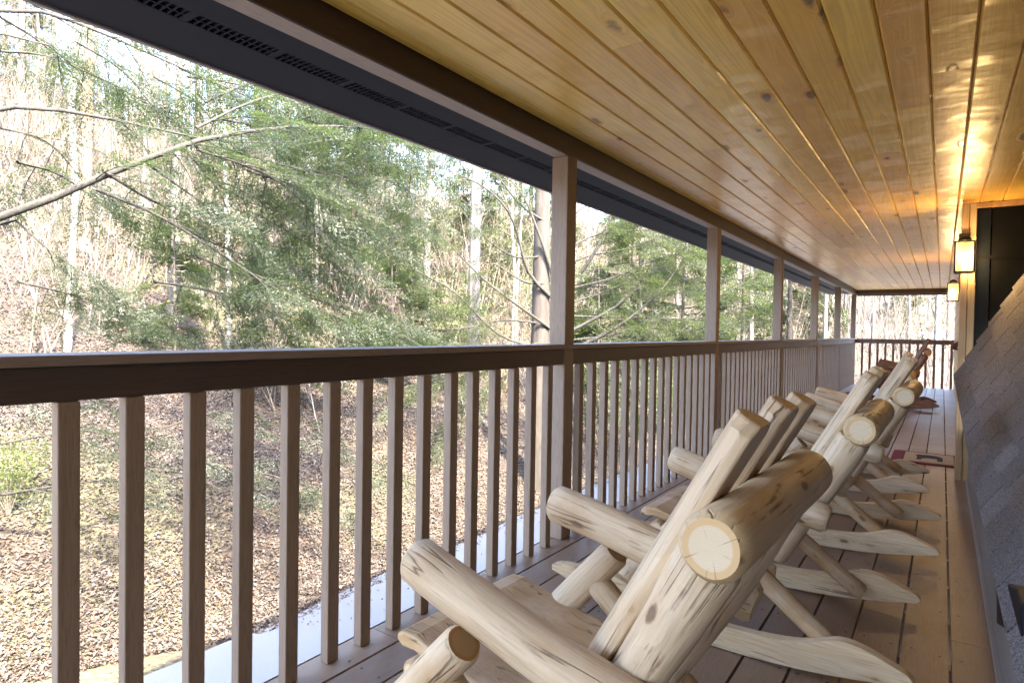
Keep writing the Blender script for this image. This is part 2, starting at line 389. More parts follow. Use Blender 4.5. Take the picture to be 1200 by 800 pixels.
m_conc, t, b = mat('concrete'); g = N(t); c = g.coords()
n1 = g.noise(c, 1.2, 6, .6); n2 = g.noise(c, 60., 3)
col = g.mix(n1, (.085, .094, .108), (.12, .13, .146)); col = g.mix(g.m('MULTIPLY', n2, .25), col, (.3, .29, .28))
g.put(b.inputs['Base Color'], col); b.inputs['Roughness'].default_value = .85; g.put(b.inputs['Normal'], g.bump(n2, .2, .004))
mb = MB()
ys = np.arange(-12, 24.1, .5)
pv = []
for y in ys:
    e = EX + .05 * math.sin(y * 1.9) + .03 * math.sin(y * 4.7 + 1)
    pv += [(e, y, GZ), (2.5, y, GZ), (e, y, GZ - .15)]
fs = []
for i in range(len(ys) - 1):
    a = i * 3; fs += [(a, a + 1, a + 4, a + 3), (a + 2, a, a + 3, a + 5)]
mb.add(pv, fs); struct(mb.build('concrete_driveway', m_conc))

m_gravel = m_plain('pale_gravel', (.22, .25, .28), .9, 0, .25, 8)
ry = np.linspace(43.5, 46.8, 7); rx = np.linspace(-1.2, 12, 24); Xr, Yr = np.meshgrid(rx, ry); Yr = Yr + .05 * (Xr - 0) ** 2 * .1
Vr = np.stack([Xr, Yr, terrain(Xr, Yr) + .06], -1).reshape(-1, 3)
Ir = (np.arange(6)[:, None] * 24 + np.arange(23)[None]).ravel()
struct(np_mesh('gravel_road', Vr, np.stack([Ir, Ir + 1, Ir + 25, Ir + 24], -1), m_gravel, smooth=True))

# ------------------------------------------------------------------ deck
M_DECK = m_stained('deck_stain', (0.181, 0.104, 0.063), (0.265, 0.167, 0.106), 1, .42, worn=(0.344, 0.242, 0.163))
mb = MB()
x = .0478
edges = []
k = 1
while x - .1455 * k > -1.85: k += 1
right = WX + .13
xs = [right] + [.0478 - .1437 * i for i in range(0, 14)]
for i in range(len(xs) - 1):
    a, b_ = xs[i + 1], xs[i]
    if a < -1.685: a = -1.685
    y0 = -3.
    cuts = [y0] + sorted(random.sample([1.6 + .4 * q + random.uniform(-.1, .1) for q in range(34)], 2)) + [YE + .12]
    cuts = [q for q in cuts]
    for q0, q1 in zip(cuts[:-1], cuts[1:]):
        dz = random.uniform(-.0012, .0012)
        mb.box((a + .0045, q0 + .0015, -.03), (b_ - .0045, q1 - .0015, dz))
struct(mb.build('deck_floor', M_DECK, bevel=.0025))
m_dark = m_plain('dark_void', (.02, .017, .015), .9)
mb = MB()
for q in np.arange(-2.8, YE, .41): mb.box((-1.64, q, -.22), (WX + .1, q + .04, -.032))
mb.box((-1.675, -3, -.25), (-1.642, YE + .1, -.032))
struct(mb.build('deck_joists', M_DECK))
mb = MB(); rs_ = random.Random(8)
for i in range(len(xs) - 1):
    for q in np.arange(-2.78, YE, .41):
        for e in (xs[i + 1] + .03, xs[i] - .03):
            if e < -1.67: continue
            cx, cy = e + rs_.uniform(-.004, .004), q + rs_.uniform(-.008, .008)
            mb.add([(cx, cy, .0024)] + [(cx + .0042 * math.cos(a), cy + .0042 * math.sin(a), .0018) for a in (0, 1.05, 2.1, 3.14, 4.19, 5.24)], [(0, k + 1, (k + 1) % 6 + 1) for k in range(6)])
struct(mb.build('deck_screws', m_dark))

# ------------------------------------------------------------------ ceiling planks
M_CEIL = m_pine('varnished_pine_ceiling', (.80, .44, .055), (.90, .61, .15), (.09, .035, .008), 1, .34, .55)
mb = MB(); rc = random.Random(5)
x0 = .072 + .134 * 11
i = 0
while True:
    xa = x0 - .134 * (i + 1); xb = x0 - .134 * i; i += 1
    if xb < -AX + .004: break
    xa = max(xa, -AX + .001)
    y = -5. + rc.uniform(0, 2.5)
    cuts = [-5.]
    while y < YE - .5:
        cuts.append(y); y += rc.choice([2.4, 3.0, 3.6, 4.2]) + rc.uniform(-.3, .3)
    cuts.append(YE - .005)
    for q0, q1 in zip(cuts[:-1], cuts[1:]):
        # V-groove: chamfered lower edges
        ch = .008; za, zt = ZC, ZC + .018
        poly = [(xa + .0008, zt), (xa + .0008, za + ch), (xa + ch, za), (xb - ch, za), (xb - .0008, za + ch), (xb - .0008, zt)]
        mb.prism([(p[0], p[1]) for p in poly], q0 + .0006, q1 - .0006)
struct(mb.build('porch_ceiling', M_CEIL))

# ------------------------------------------------------------------ porch roof (beam, soffit, roof) as one thing
M_BEAM = m_stained('brown_stain', (0.039, 0.021, 0.013), (0.067, 0.037, 0.023), 1, .45)
M_BEAMX = m_stained('brown_stain_cross', (.085, .047, .028), (.145, .082, .05), 0, .45)
M_PALE = m_stained('weathered_beam', (.27, .20, .15), (.36, .275, .215), 1, .6)
M_SOFF = m_plain('dark_navy_soffit', (0.011, 0.012, 0.018), .7, 0, .1, 3); M_SOFF.node_tree.nodes['Principled BSDF'].inputs['Specular IOR Level'].default_value = .2
M_ROOFS = m_plain('roof_shingle', (.12, .115, .11), .95, 0, .4, 40)
roof = tag(empty('porch_roof', (-1.6, 6, ZB)), 'long porch roof with brown beam, grey vented soffit over the railing', 'porch roof')
def P(mb, name, mats, par, **k):
    o = mb.build(name, mats, **k); o.parent = par; o.matrix_parent_inverse = Matrix.Translation(-par.location) if par.rotation_euler.z == 0 else par.matrix_world.inverted(); return o
mb = MB()
mb.box((-AX - .085, -5, ZB), (-AX, YE, ZC + .10)); beam_o = P(mb, 'beam', M_BEAM, roof, bevel=.004)
mb = MB(); mb.box((-AX - .083, -5, ZB - .004), (-AX - .006, YE, ZB + .002)); mb.build('underside_board', M_PALE, beam_o)
mb = MB(); mb.box((-AX + .001, YE - .09, ZB), (2.6, YE, ZC + .10)); mb.box((-AX + .001, YE + .001, ZB - .03), (2.6, YE + .05, ZB + .05)); P(mb, 'end_beam', M_BEAMX, roof, bevel=.004)
SX0, SX1, SZ = -2.23, -AX - .086, 2.052
V0, V1 = -1.986, -1.902
mb = MB(); yy = -5.; pj = 3.66
while yy < YE + .5:
    y1 = min(yy + pj, YE + .55)
    mb.box((SX0, yy + .0015, SZ), (V0, y1 - .0015, SZ + .012)); mb.box((V1, yy + .0015, SZ), (SX1, y1 - .0015, SZ + .012)); yy = y1
sof = P(mb, 'soffit_panel', M_SOFF, roof)
mb = MB()
yy = -3.0
while yy < YE:
    L = .285
    for xb in (V0, (V0 + V1) / 2 - .002, V1 - .005):
        mb.box((xb, yy, SZ + .0005), (xb + .005, yy + L, SZ + .006))
    q = yy
    while q < yy + L - .005:
        mb.box((V0 + .001, q, SZ + .001), (V1 - .001, q + .0055, SZ + .007)); q += .0225
    mb.box((V0, yy + L, SZ + .0006), (V1, yy + L + .022, SZ + .0065)); yy += L + .022
mb.build('vent_grille', M_SOFF, sof)
mb = MB(); mb.box((V0 - .01, -5, SZ + .03), (V1 + .01, YE + .5, SZ + .034)); mb.build('vent_recess', m_dark, sof)
mb = MB(); mb.box((SX0 - .022, -5, SZ - .008), (SX0 - .001, YE + .56, SZ + .16)); P(mb, 'fascia', m_plain('weathered_fascia', (.30, .245, .21), .7), roof, bevel=.003)
mb = MB()   # sloping roof over porch and house, out of view, added to block the sun
prof = [(SX0 - .06, SZ + .165), (7.0, 6.6), (7.0, 6.72), (SX0 - .06, SZ + .25)]
mb.prism(prof, -7, YE + .6); P(mb, 'unseen_roof_slope', M_ROOFS, roof)
mb = MB(); mb.box((-AX - .08, -5, ZC + .102), (7, YE, ZC + .13)); mb.box((SX0 + .001, -5, SZ + .04), (SX1, YE + .5, SZ + .05)); P(mb, 'unseen_roof_slab', m_dark, roof)  # unseen slab over ceiling and soffit, added for the roof's shadow

# ------------------------------------------------------------------ cabin: wall, corner post, shingle slope
M_GOLD = m_pine('golden_pine_siding', (.50, .30, .11), (.66, .44, .19), (.13, .055, .02), 1, .4, .35)
M_GOLDV = m_pine('golden_pine_post', (.52, .36, .17), (.68, .50, .27), (.14, .06, .025), 2, .45, .3)
M_BLK = m_plain('near_black_board', (0.002, 0.002, 0.002), .6, 0, .3, 6); M_BLK.node_tree.nodes['Principled BSDF'].inputs['Specular IOR Level'].default_value = .15
M_NAVY = m_plain('dark_blue_board', (0.006, 0.008, 0.011), .4, 0, .25, 8); M_NAVY.node_tree.nodes['Principled BSDF'].inputs['Specular IOR Level'].default_value = .15
cabin = tag(empty('cabin', (.5, 8, 0)), 'log cabin wall at the right with golden corner post and grey shingle slope', 'cabin')
mb = MB(); z = 0.002; i = 0
while z < ZC - .02:
    h = .19; z1 = min(z + h, ZC - .002)
    mb.box((.205, YW + .12, z + .001), (.33, YE - .1, z1 - .001)); z = z1
P(mb, 'wall', M_GOLD, cabin, bevel=.012)
mb = MB(); mb.box((.205, YE - .098, 0), (2.6, YE - .092, ZC - .003)); mb.box((7, -5, GZ), (7.1, YE, 6.6)); mb.box((.33, -7, -2.2), (.36, YE, -.26)); P(mb, 'unseen_house_body', M_GOLD, cabin)  # unseen walls of the house, added to stop sun from the right
mb = MB()
mb.box((.100, YW - .03, .002), (.144, YW + .115, ZC - .003)); mb.box((.147, YW - .025, .002), (.188, YW + .11, ZC - .003))
P(mb, 'corner_post', M_GOLDV, cabin, bevel=.004)
mb = MB(); mb.box((.192, YW, .0), (.275, YW + .03, ZC - .04)); P(mb, 'dark_casing', M_NAVY, cabin, bevel=.003)
mb = MB(); q = .28
while q < 2.6: mb.box((q, YW + .012, .0), (q + .24, YW + .04, ZC - .04)); q += .245
P(mb, 'dark_wall', M_BLK, cabin, bevel=.003)
mb = MB(); mb.box((.18, YW - .03, ZC - .038), (2.6, YW + .05, ZC - .002)); P(mb, 'header_trim', M_GOLD, cabin, bevel=.003)
mb = MB(); mb.box((.195, YW - .004, ZC - .42), (1.6, YW + .011, ZC - .395)); P(mb, 'ledge', M_BLK, cabin)

# shingle slope: each course is a row of tabs laid over a curved sheet
m_sh, t, b = mat('asphalt_shingle'); g = N(t); isl = g.island(); c = g.coords()
sp = g.noise(c, 130., 3, .75); bl = g.noise(c, 5., 4)
col = g.mix(g.ramp(sp, [(.38, 0.), (.6, 1.)]), (.06, .054, .054), (.27, .245, .24)); col = g.mix(g.m('MULTIPLY', bl, .25), col, (.15, .13, .12))
ti = g.m('ADD', .82, g.m('MULTIPLY', isl, .26)); col = g.mix(1., col, g.comb(ti, ti, ti), 'MULTIPLY')
g.put(b.inputs['Base Color'], col); b.inputs['Roughness'].default_value = .95; g.put(b.inputs['Normal'], g.bump(sp, .8, .004))
def sheet(u, y):
    """slope point: u runs up the slope (metres), y along the porch; the far lower corner lifts and leans over the deck"""
    k = max(0., (y - 3.3) / (YW - .13 - 3.3)) ** 2
    z0 = .36 + .44 * k; x0 = .163 - .074 * k - .10 * math.exp(-u / .10) * 0
    z = z0 + u * .892; x = x0 + u * .452
    return Vector((x, y, z))
mb = MB(); rs = random.Random(3); course = .145; u0 = -.0; row = 0
while u0 < 1.95:
    yq = -4. + (row % 3) * .11 + rs.uniform(-.02, .02)
    while yq < YW - .16:
        y2 = min(yq + .33 - .013, YW - .13); seg = 6; th = .009; vs = []; fs = []
        for a in range(seg + 1):
            for bq in range(4):
                y = yq + (y2 - yq) * a / seg; u = u0 + (course * 1.12) * bq / 3
                p = sheet(u, y); n = (sheet(u + .01, y) - sheet(u - .01, y)).cross(Vector((0, 1, 0))).normalized()
                n = -n if n.x > 0 else n
                lift = th * (2.2 - 1.9 * bq / 3)
                vs.append(p + n * lift)
        for a in range(seg):
            for bq in range(3): o = a * 4 + bq; fs.append((o, o + 4, o + 5, o + 1))
        nb = len(vs); edge = []
        for a in range(seg + 1): vs.append(vs[a * 4] - Vector((-.5, 0, .2)).normalized() * -.0 + Vector((.010, 0, .004)))
        for a in range(seg): fs.append((a * 4, nb + a, nb + a + 1, (a + 1) * 4))
        vs += [vs[k_] + Vector((.010, 0, -.002)) for k_ in (0, 1, 2, 3)] + [vs[seg * 4 + k_] + Vector((.010, 0, -.002)) for k_ in (0, 1, 2, 3)]
        e0 = nb + seg + 1
        for k_ in range(3): fs.append((k_, k_ + 1, e0 + k_ + 1, e0 + k_)); fs.append((seg * 4 + k_, e0 + 4 + k_, e0 + 4 + k_ + 1, seg * 4 + k_ + 1))
        mb.add(vs, fs); yq += .33
    u0 += course; row += 1
P(mb, 'shingle_slope', m_sh, cabin)
mb = MB(); ny_, nu_ = 40, 24; vs = []; fs = []
for a in range(ny_ + 1):
    y = -4 + (YW - .12 + 4) * a / ny_
    for q in range(nu_ + 1): vs.append(sheet(2.02 * q / nu_, y) + Vector((.012, 0, -.004)))
for a in range(ny_):
    for q in range(nu_): o = a * (nu_ + 1) + q; fs.append((o, o + nu_ + 1, o + nu_ + 2, o + 1))
mb.add(vs, fs); P(mb, 'slope_sheathing', m_dark, cabin)
M_TRIM = m_stained('weathered_base_board', (.19, .155, .13), (.28, .235, .2), 1, .7)
mb = MB(); mb.box((.178, -4, .002), (.196, YW - .06, .40)); P(mb, 'base_board', M_TRIM, cabin, bevel=.003)
mb = MB(); mb.box((.166, -4, .002), (.1775, YW - .06, .03)); P(mb, 'flashing_strip', m_plain('dull_flashing', (.40, .37, .35), .45, .4), cabin)
# black plastic hood at the foot of the slope
mb = MB()
poly = [(1.83, .40), (2.52, .167), (2.585, .31), (2.47, .335), (2.0, .46), (1.86, .47)]
vs = [(.166, y, z) for y, z in poly] + [(.215, y, z + .01) for y, z in poly]; n = len(poly)
mb.add(vs, [tuple(range(n)), tuple(range(2 * n - 1, n - 1, -1))] + [(i, i + n, (i + 1) % n + n, (i + 1) % n) for i in range(n)])
M_HOOD = m_plain('black_plastic', (.006, .006, .012), .5, 0, .3, 12); M_HOOD.node_tree.nodes['Principled BSDF'].inputs['Specular IOR Level'].default_value = .15
hood = mb.build('flashing_hood', M_HOOD, bevel=.006)
tag(hood, 'black plastic flashing hood at the foot of the shingle slope', 'flashing')

# ================================================================== RAILINGS AND POSTS
M_POST = m_stained('post_stain', (.205, .138, .09), (.30, .212, .142), 2, .55)
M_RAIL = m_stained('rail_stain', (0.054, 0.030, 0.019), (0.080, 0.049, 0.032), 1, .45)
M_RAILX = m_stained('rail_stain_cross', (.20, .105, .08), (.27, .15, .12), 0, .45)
M_CAP = m_stained('cap_stain', (0.190, 0.138, 0.110), (0.280, 0.210, 0.170), 1, .5)
labels = ['brown square porch post nearest the camera, rising from the railing',
          'second brown porch post from the camera along the railing',
          'third brown porch post from the camera along the railing',
          'fourth brown porch post from the camera along the railing',
          'fifth brown porch post, last one before the far corner',
          'brown corner post where the long railing meets the far end railing']
for i, y in enumerate(PY):
    mb = MB(); mb.box((-PW / 2, -PW / 2, 0), (PW / 2, PW / 2, ZB - .005 - .001))
    o = mb.build('porch_post', M_POST, bevel=.005, loc=(-AX - PW / 2, y + PW / 2, .001))
    tag(o, labels[i], 'post', 'brown posts along the railing')
rail = tag(empty('porch_railing', (-AX, 7, 0)), 'long dark brown deck railing with square balusters along the left side', 'railing')
mb = MB(); mb.box((-AX - .125, -1.5, ZRT - .025), (-AX + .018, YE + .01, ZRT))
P(mb, 'cap_rail', M_CAP, rail, bevel=.004)
segs = [(-1.5, PY[0] - .001)] + [(PY[i] + PW + .001, PY[i + 1] - .001) for i in range(5)]
for a, e in segs:
    mb = MB(); mb.box((-AX - .038, a, ZRB), (-AX - .001, e, ZRT - .0255)); P(mb, 'upper_rail', M_RAIL, rail, bevel=.003)
BW, BS = .0445, .1479
ends = [2.747 - .112 - BS * j for j in range(15)]
for i in range(5):
    ends += [PY[i] + PW + .120 + .1501 * j for j in range(16)]
bal = None
for e in ends:
    if bal is None:
        mb = MB(); mb.box((-AX - .04, -BW, .001), (-AX - .003, 0, ZRB - .001)); bal = mb.build('baluster', M_POST, bevel=.003); o = bal
    else:
        o = bal.copy(); COL.objects.link(o)
    o.parent = rail; o.matrix_parent_inverse = Matrix.Translation(-rail.location); o.location = (0, e, random.uniform(-.0005, .0005)); o.rotation_euler = (0, 0, random.uniform(-.004, .004))
    o.location.x += 0
fr = tag(empty('end_railing', (-.7, YE, 0)), 'reddish brown railing closing the far end of the porch', 'railing')
FY = YE - .07
mb = MB(); mb.box((-AX + .02, FY - .07, ZRT - .03), (.204, FY + .07, ZRT - .004)); P(mb, 'cap_rail', M_RAILX, fr, bevel=.004)
mb = MB(); mb.box((-AX + .001, FY - .02, ZRB), (.204, FY + .018, ZRT - .031)); P(mb, 'upper_rail', M_RAILX, fr, bevel=.003)
M_BALR = m_stained('baluster_red_stain', (.22, .105, .085), (.28, .15, .12), 2, .5)
b0 = None; xb = -AX + .14
while xb < .18:
    if b0 is None:
        mb = MB(); mb.box((-BW / 2, -.02, .001), (BW / 2, .02, ZRB - .001)); b0 = mb.build('baluster', M_BALR, bevel=.003); o = b0
    else: o = b0.copy(); COL.objects.link(o)
    o.parent = fr; o.matrix_parent_inverse = Matrix.Translation(-fr.location); o.location = (xb, FY, 0); xb += .1475

# ================================================================== LOG ROCKING CHAIRS
M_LOG = m_log('peeled_cedar', (.57, .415, .26), (.76, .605, .42), (.54, .37, .21), .25)
M_LOGT = m_log('tan_cedar', (.47, .33, .20), (.64, .48, .31), (.45, .27, .11), .35)
M_LOGG = m_log('golden_cedar', (.60, .44, .26), (.74, .58, .37), (.58, .41, .21), .38, .45)
M_PLANK = m_log('pale_plank', (.64, .45, .255), (.77, .60, .39), None, .5, .6)
M_SEAT = m_log('seat_plank', (.56, .38, .22), (.68, .50, .32), (.5, .32, .15), .4, .5)
M_SLAT = m_log('slat_plank', (.58, .43, .27), (.72, .56, .38), None, .5, .5)
M_END = m_log('log_end', (.7, .55, .36), (.7, .55, .36), end=True, ring=(.76, .62, .43))
M_ENDD = m_log('log_end_brown', (.5, .3, .15), (.5, .3, .15), end=True, ring=(.40, .25, .115))
def log_pts(a, b_, n=7, bend=.0, seed=0):
    r = random.Random(seed); a, b_ = Vector(a), Vector(b_); d = b_ - a
    s = d.cross(Vector((.3, .5, .8))).normalized(); s2 = d.cross(s).normalized(); A, B = r.uniform(-1, 1) * bend, r.uniform(-1, 1) * bend
    return [a + d * (i / (n - 1)) + (s * A + s2 * B) * math.sin(math.pi * i / (n - 1)) for i in range(n)]
def mklog(name, a, b_, r0, r1, par, mats, seed=0, n=20, bend=.008, wob=.055, cham=.008, rings=9):
    mb = MB(); rr = [r0 + (r1 - r0) * i / (rings - 1) for i in range(rings)]
    mb.tube(log_pts(a, b_, rings, bend, seed), rr, n, True, 0, 1, wob, seed, cham)
    return mb.build(name, mats, par)
def back_x(z): return -.266 - (.78 - z) * .555          # axis of the reclined back
def make_chair(label):
    root = tag(empty('log_rocking_chair'), label, 'rocking chair', 'log rocking chairs in a row on the deck')
    def rk(xx): return ((xx + .62) ** 2) / 4.6 + .002
    for sgn in (-1, 1):
        y0 = sgn * .345
        top = [(-1.335, .020), (-1.30, .045), (-1.22, .072), (-1.12, .098), (-1.06, .112), (-1.0, .104), (-.90, .084), (-.75, .078), (-.55, .080), (-.40, .086), (-.335, .104), (-.285, .116), (-.235, .105), (-.18, .078), (-.145, .056), (-.105, .034), (-.088, .010)]
        for _k in range(2): top = [top[0]] + [q for p_, n_ in zip(top[:-1], top[1:]) for q in ((.75 * p_[0] + .25 * n_[0], .75 * p_[1] + .25 * n_[1]), (.25 * p_[0] + .75 * n_[0], .25 * p_[1] + .75 * n_[1]))] + [top[-1]]
        bot = [xx for xx in np.linspace(-.093, -1.335, 17)]
        poly = [(xx, rk(xx) + h) for xx, h in top] + [(xx, rk(xx)) for xx in bot]
        mb = MB(); mb.prism(poly, y0 - .02, y0 + .02); mb.build('rocker', M_PLANK, root, bevel=.005)
        yl = sgn * .292
        mklog('leg', (-.283, yl, .062), (-.79, yl + sgn * .004, .452), .031, .034, root, [M_LOGT, M_END], 11 + sgn)     # rear leg, slants forward
        mklog('leg', (-1.085, yl, .07), (-.700, sgn * .303, .515), .042, .040, root, [M_LOG, M_ENDD], 23 + sgn)          # front leg, slants back
        mklog('back_post', (back_x(.30) + .02, sgn * .205, .305), (back_x(.752) + .008, sgn * .215, .752), .037, .051, root, [M_LOG, M_END], 31 + sgn, bend=.012, wob=.05)
        arm = mklog('armrest', (-.872, sgn * .262, .622), (-.335, sgn * .272, .488), .049, .047, root, [M_LOG, M_END], 41 + sgn, bend=.01, wob=.05, cham=.012, n=24, rings=12)
        mklog('side_rail', (-.95, sgn * .262, .30), (-.50, sgn * .25, .262), .031, .031, root, [M_LOGT, M_END], 47 + sgn)
    mklog('cross_log', (back_x(.795) + .01, -.305, .795), (back_x(.795) + .02, .285, .800), .0515, .049, root, [M_LOGG, M_END], 5, n=32, wob=.03, cham=.012, rings=14, bend=.004)
    for k, yk in enumerate((-.175, .0, .175)):
        zt = .935 + (.004, .012, .006)[k]; zb_ = .325
        d = Vector((back_x(zt) - back_x(zb_), 0, zt - zb_)); L = d.length; d.normalize()
        nrm = Vector((-d.z, 0, d.x))          # towards the sitter
        o = Vector((back_x(zb_), yk, zb_)) + nrm * .048
        # half-log section with flat back, top cut off square with clipped corners
        sec = [(-.048, -.012), (.048, -.012), (.052, .006), (.038, .026), (.012, .036), (-.012, .036), (-.038, .026), (-.052, .006)]
        mb = MB(); V_ = []; LC = []
        for j, (tt, scl) in enumerate(((0, 1), (L * .3, 1), (L * .6, 1), (L - .022, 1.), (L, .62))):
            for (a, h) in sec:
                V_.append(o + d * tt + Vector((0, 1, 0)) * a * scl + nrm * h); LC.append((a, h, tt))
        ns = len(sec); Fc = []
        for j in range(4):
            for q in range(ns): Fc.append((j * ns + q, j * ns + (q + 1) % ns, (j + 1) * ns + (q + 1) % ns, (j + 1) * ns + q))
        Fc += [tuple(range(ns))[::-1], tuple(range(4 * ns, 5 * ns))]
        mb.add(V_, Fc, 0, LC); mb.build('back_slat', M_SLAT, root, bevel=.005)
    for k, yk in enumerate((-.09, .058, .206)):
        mb = MB(); hw = .073; xs_ = [-1.045, -1.036, -1.015, -.975, -.9, -.8, -.7, -.63]; zs_ = [.355, .372, .384, .386, .366, .345, .330, .325]
        V_ = []; LC = []
        for xx, zz in zip(xs_, zs_):
            th = .036 if xx > -1.03 else .018
            inw = .018 if xx < -1.04 else (.006 if xx < -1.03 else 0)
            for (yy_, z_) in ((-hw + inw, zz), (hw - inw, zz), (hw - inw, zz - th), (-hw + inw, zz - th)): V_.append((xx, yk + yy_, z_)); LC.append((yy_, z_, xx))
        Fc = []
        for j in range(len(xs_) - 1):
            for q in range(4): Fc.append((j * 4 + q, j * 4 + (q + 1) % 4, (j + 1) * 4 + (q + 1) % 4, (j + 1) * 4 + q))
        Fc += [(3, 2, 1, 0), tuple(range((len(xs_) - 1) * 4, len(xs_) * 4))]
        mb.add(V_, Fc, 0, LC); mb.build('seat_plank', M_SEAT, root, bevel=.006)
    mklog('seat_bearer', (-.96, -.19, .318), (-.96, .285, .318), .026, .026, root, [M_LOGT, M_END], 61)
    mklog('seat_bearer', (-.60, -.29, .268), (-.60, .29, .268), .026, .026, root, [M_LOGT, M_END], 63)
    return root
ch_labels = ['pale log rocking chair closest to the camera, its big sawn log end in front',
             'second log rocking chair from the camera, pale arm and three back slats showing',
             'third log rocking chair from the camera, next to the shingle slope corner',
             'fourth pale log rocking chair from the camera, next to the red mat']
proto = make_chair(ch_labels[0])
spots = [(0.0, 1.150, -.03), (.045, 2.505, .0), (.105, 3.865, -.01), (.04, 5.24, .015)]
for i, (dx, y, a) in enumerate(spots):
    o = proto if i == 0 else copy_tree(proto)
    o.location = (dx, y, .001); o.rotation_euler = (0, 0, a); o['label'] = ch_labels[i]
# dark chair at the far end: same make, stained red-brown
M_DLOG = m_log('red_brown_log', (.15, .062, .035), (.26, .12, .065), None, .5, .35)
M_DEND = m_log('red_brown_end', (.3, .16, .08), (.3, .16, .08), end=True, ring=(.36, .2, .1))
dk = copy_tree(proto); swapped = {}
for chd in dk.children:
    if chd.data.name not in swapped:
        me = chd.data.copy(); swapped[chd.data.name] = me
        for q in range(len(me.materials)): me.materials[q] = M_DEND if 'end' in me.materials[q].name else M_DLOG
    chd.data = swapped[chd.data.name]
dk.location = (.06, 11.2, .001); dk.rotation_euler = (0, 0, .05); dk.scale = (1, 1, 1.08)
tag(dk, 'dark red brown log rocking chair near the far end railing', 'rocking chair', 'log rocking chairs in a row on the deck')
# small log side table
tb = tag(empty('side_table', (-.64, 12.3, .001)), 'small red brown log side table by the far end railing', 'table')
mb = MB()
for k in range(3): mb.box((-.24, -.22 + k * .148, .60), (.24, -.22 + k * .148 + .142, .645))
mb.build('tabletop', m_stained('table_stain', (.16, .065, .035), (.25, .11, .06), 0, .35), tb, bevel=.012)
for sx in (-1, 1):
    for sy in (-1, 1): mklog('leg', (sx * .2, sy * .17, 0), (sx * .15, sy * .13, .60), .035, .03, tb, [M_DLOG, M_DEND], 71 + sx + 2 * sy, n=12)
mklog('stretcher', (-.17, -.15, .2), (.17, -.15, .2), .02, .02, tb, [M_DLOG, M_DEND], 77, n=10)

# ================================================================== DOOR MAT
mat_o = tag(empty('door_mat', (-.075, 6.58, .001)), 'red door mat with dark bear shape in a tan panel', 'door mat')
m_red = m_plain('mat_red', (.16, .018, .022), .95, 0, .35, 60); m_tan = m_plain('mat_tan', (.42, .30, .19), .95, 0, .3, 60); m_blk2 = m_plain('mat_black', (.025, .02, .022), .95, 0, .3, 50)
def rrect(hx, hy, r, n=6):
    p = []
    for cx, cy, a0 in ((hx - r, hy - r, 0), (-hx + r, hy - r, 90), (-hx + r, -hy + r, 180), (hx - r, -hy + r, 270)):
        for k in range(n + 1): a = R(a0 + 90 * k / n); p.append((cx + r * math.cos(a), cy + r * math.sin(a)))
    return p
def slab(name, poly, z0, z1, m, par):
    n = len(poly); vs = [(x, y, z0) for x, y in poly] + [(x, y, z1) for x, y in poly]
    mb = MB(); mb.add(vs, [tuple(range(n))[::-1], tuple(range(n, 2 * n))] + [(i, (i + 1) % n, (i + 1) % n + n, i + n) for i in range(n)]); return mb.build(name, m, par)
slab('border', rrect(.275, .30, .045), 0, .009, m_red, mat_o)
slab('panel_edge', rrect(.19, .25, .006), .0091, .0105, m_blk2, mat_o)
pan = slab('panel', rrect(.182, .242, .006), .0106, .012, m_tan, mat_o)
bear = [(-.09, -.13), (-.085, .02), (-.10, .10), (-.075, .135), (-.04, .13), (-.02, .15), (.02, .15), (.07, .12), (.10, .06), (.105, -.03), (.10, -.14), (.065, -.14), (.06, -.03), (-.01, -.02), (-.05, -.06), (-.055, -.13)]
slab('bear_motif', bear, .0121, .0132, m_blk2, pan)

# ================================================================== LANTERNS
M_IRON = m_plain('black_iron', (.02, .017, .015), .45, .6)
M_PANE = bpy.data.materials.new('seeded_glass'); M_PANE.use_nodes = True; t = M_PANE.node_tree; t.nodes.clear(); g = N(t)
a_ = g.n('BsdfTransparent'); b_ = g.n('BsdfTranslucent'); b_.inputs[0].default_value = (1, .8, .45, 1); c_ = g.n('BsdfGlossy'); c_.inputs['Roughness'].default_value = .1
x1 = g.n('MixShader'); g.put(x1.inputs[0], g.m('ADD', .02, g.m('MULTIPLY', g.noise(g.coords(), 60., 3), .07))); x2 = g.n('MixShader'); x2.inputs[0].default_value = .06
t.links.new(a_.outputs[0], x1.inputs[1]); t.links.new(b_.outputs[0], x1.inputs[2]); t.links.new(x1.outputs[0], x2.inputs[1]); t.links.new(c_.outputs[0], x2.inputs[2])
t.links.new(x2.outputs[0], g.n('OutputMaterial').inputs[0])
m_bulb, t, b = mat('glowing_bulb'); b.inputs['Emission Color'].default_value = (1, .55, .16, 1); b.inputs['Emission Strength'].default_value = 2.5; b.inputs['Base Color'].default_value = (1, .8, .5, 1)
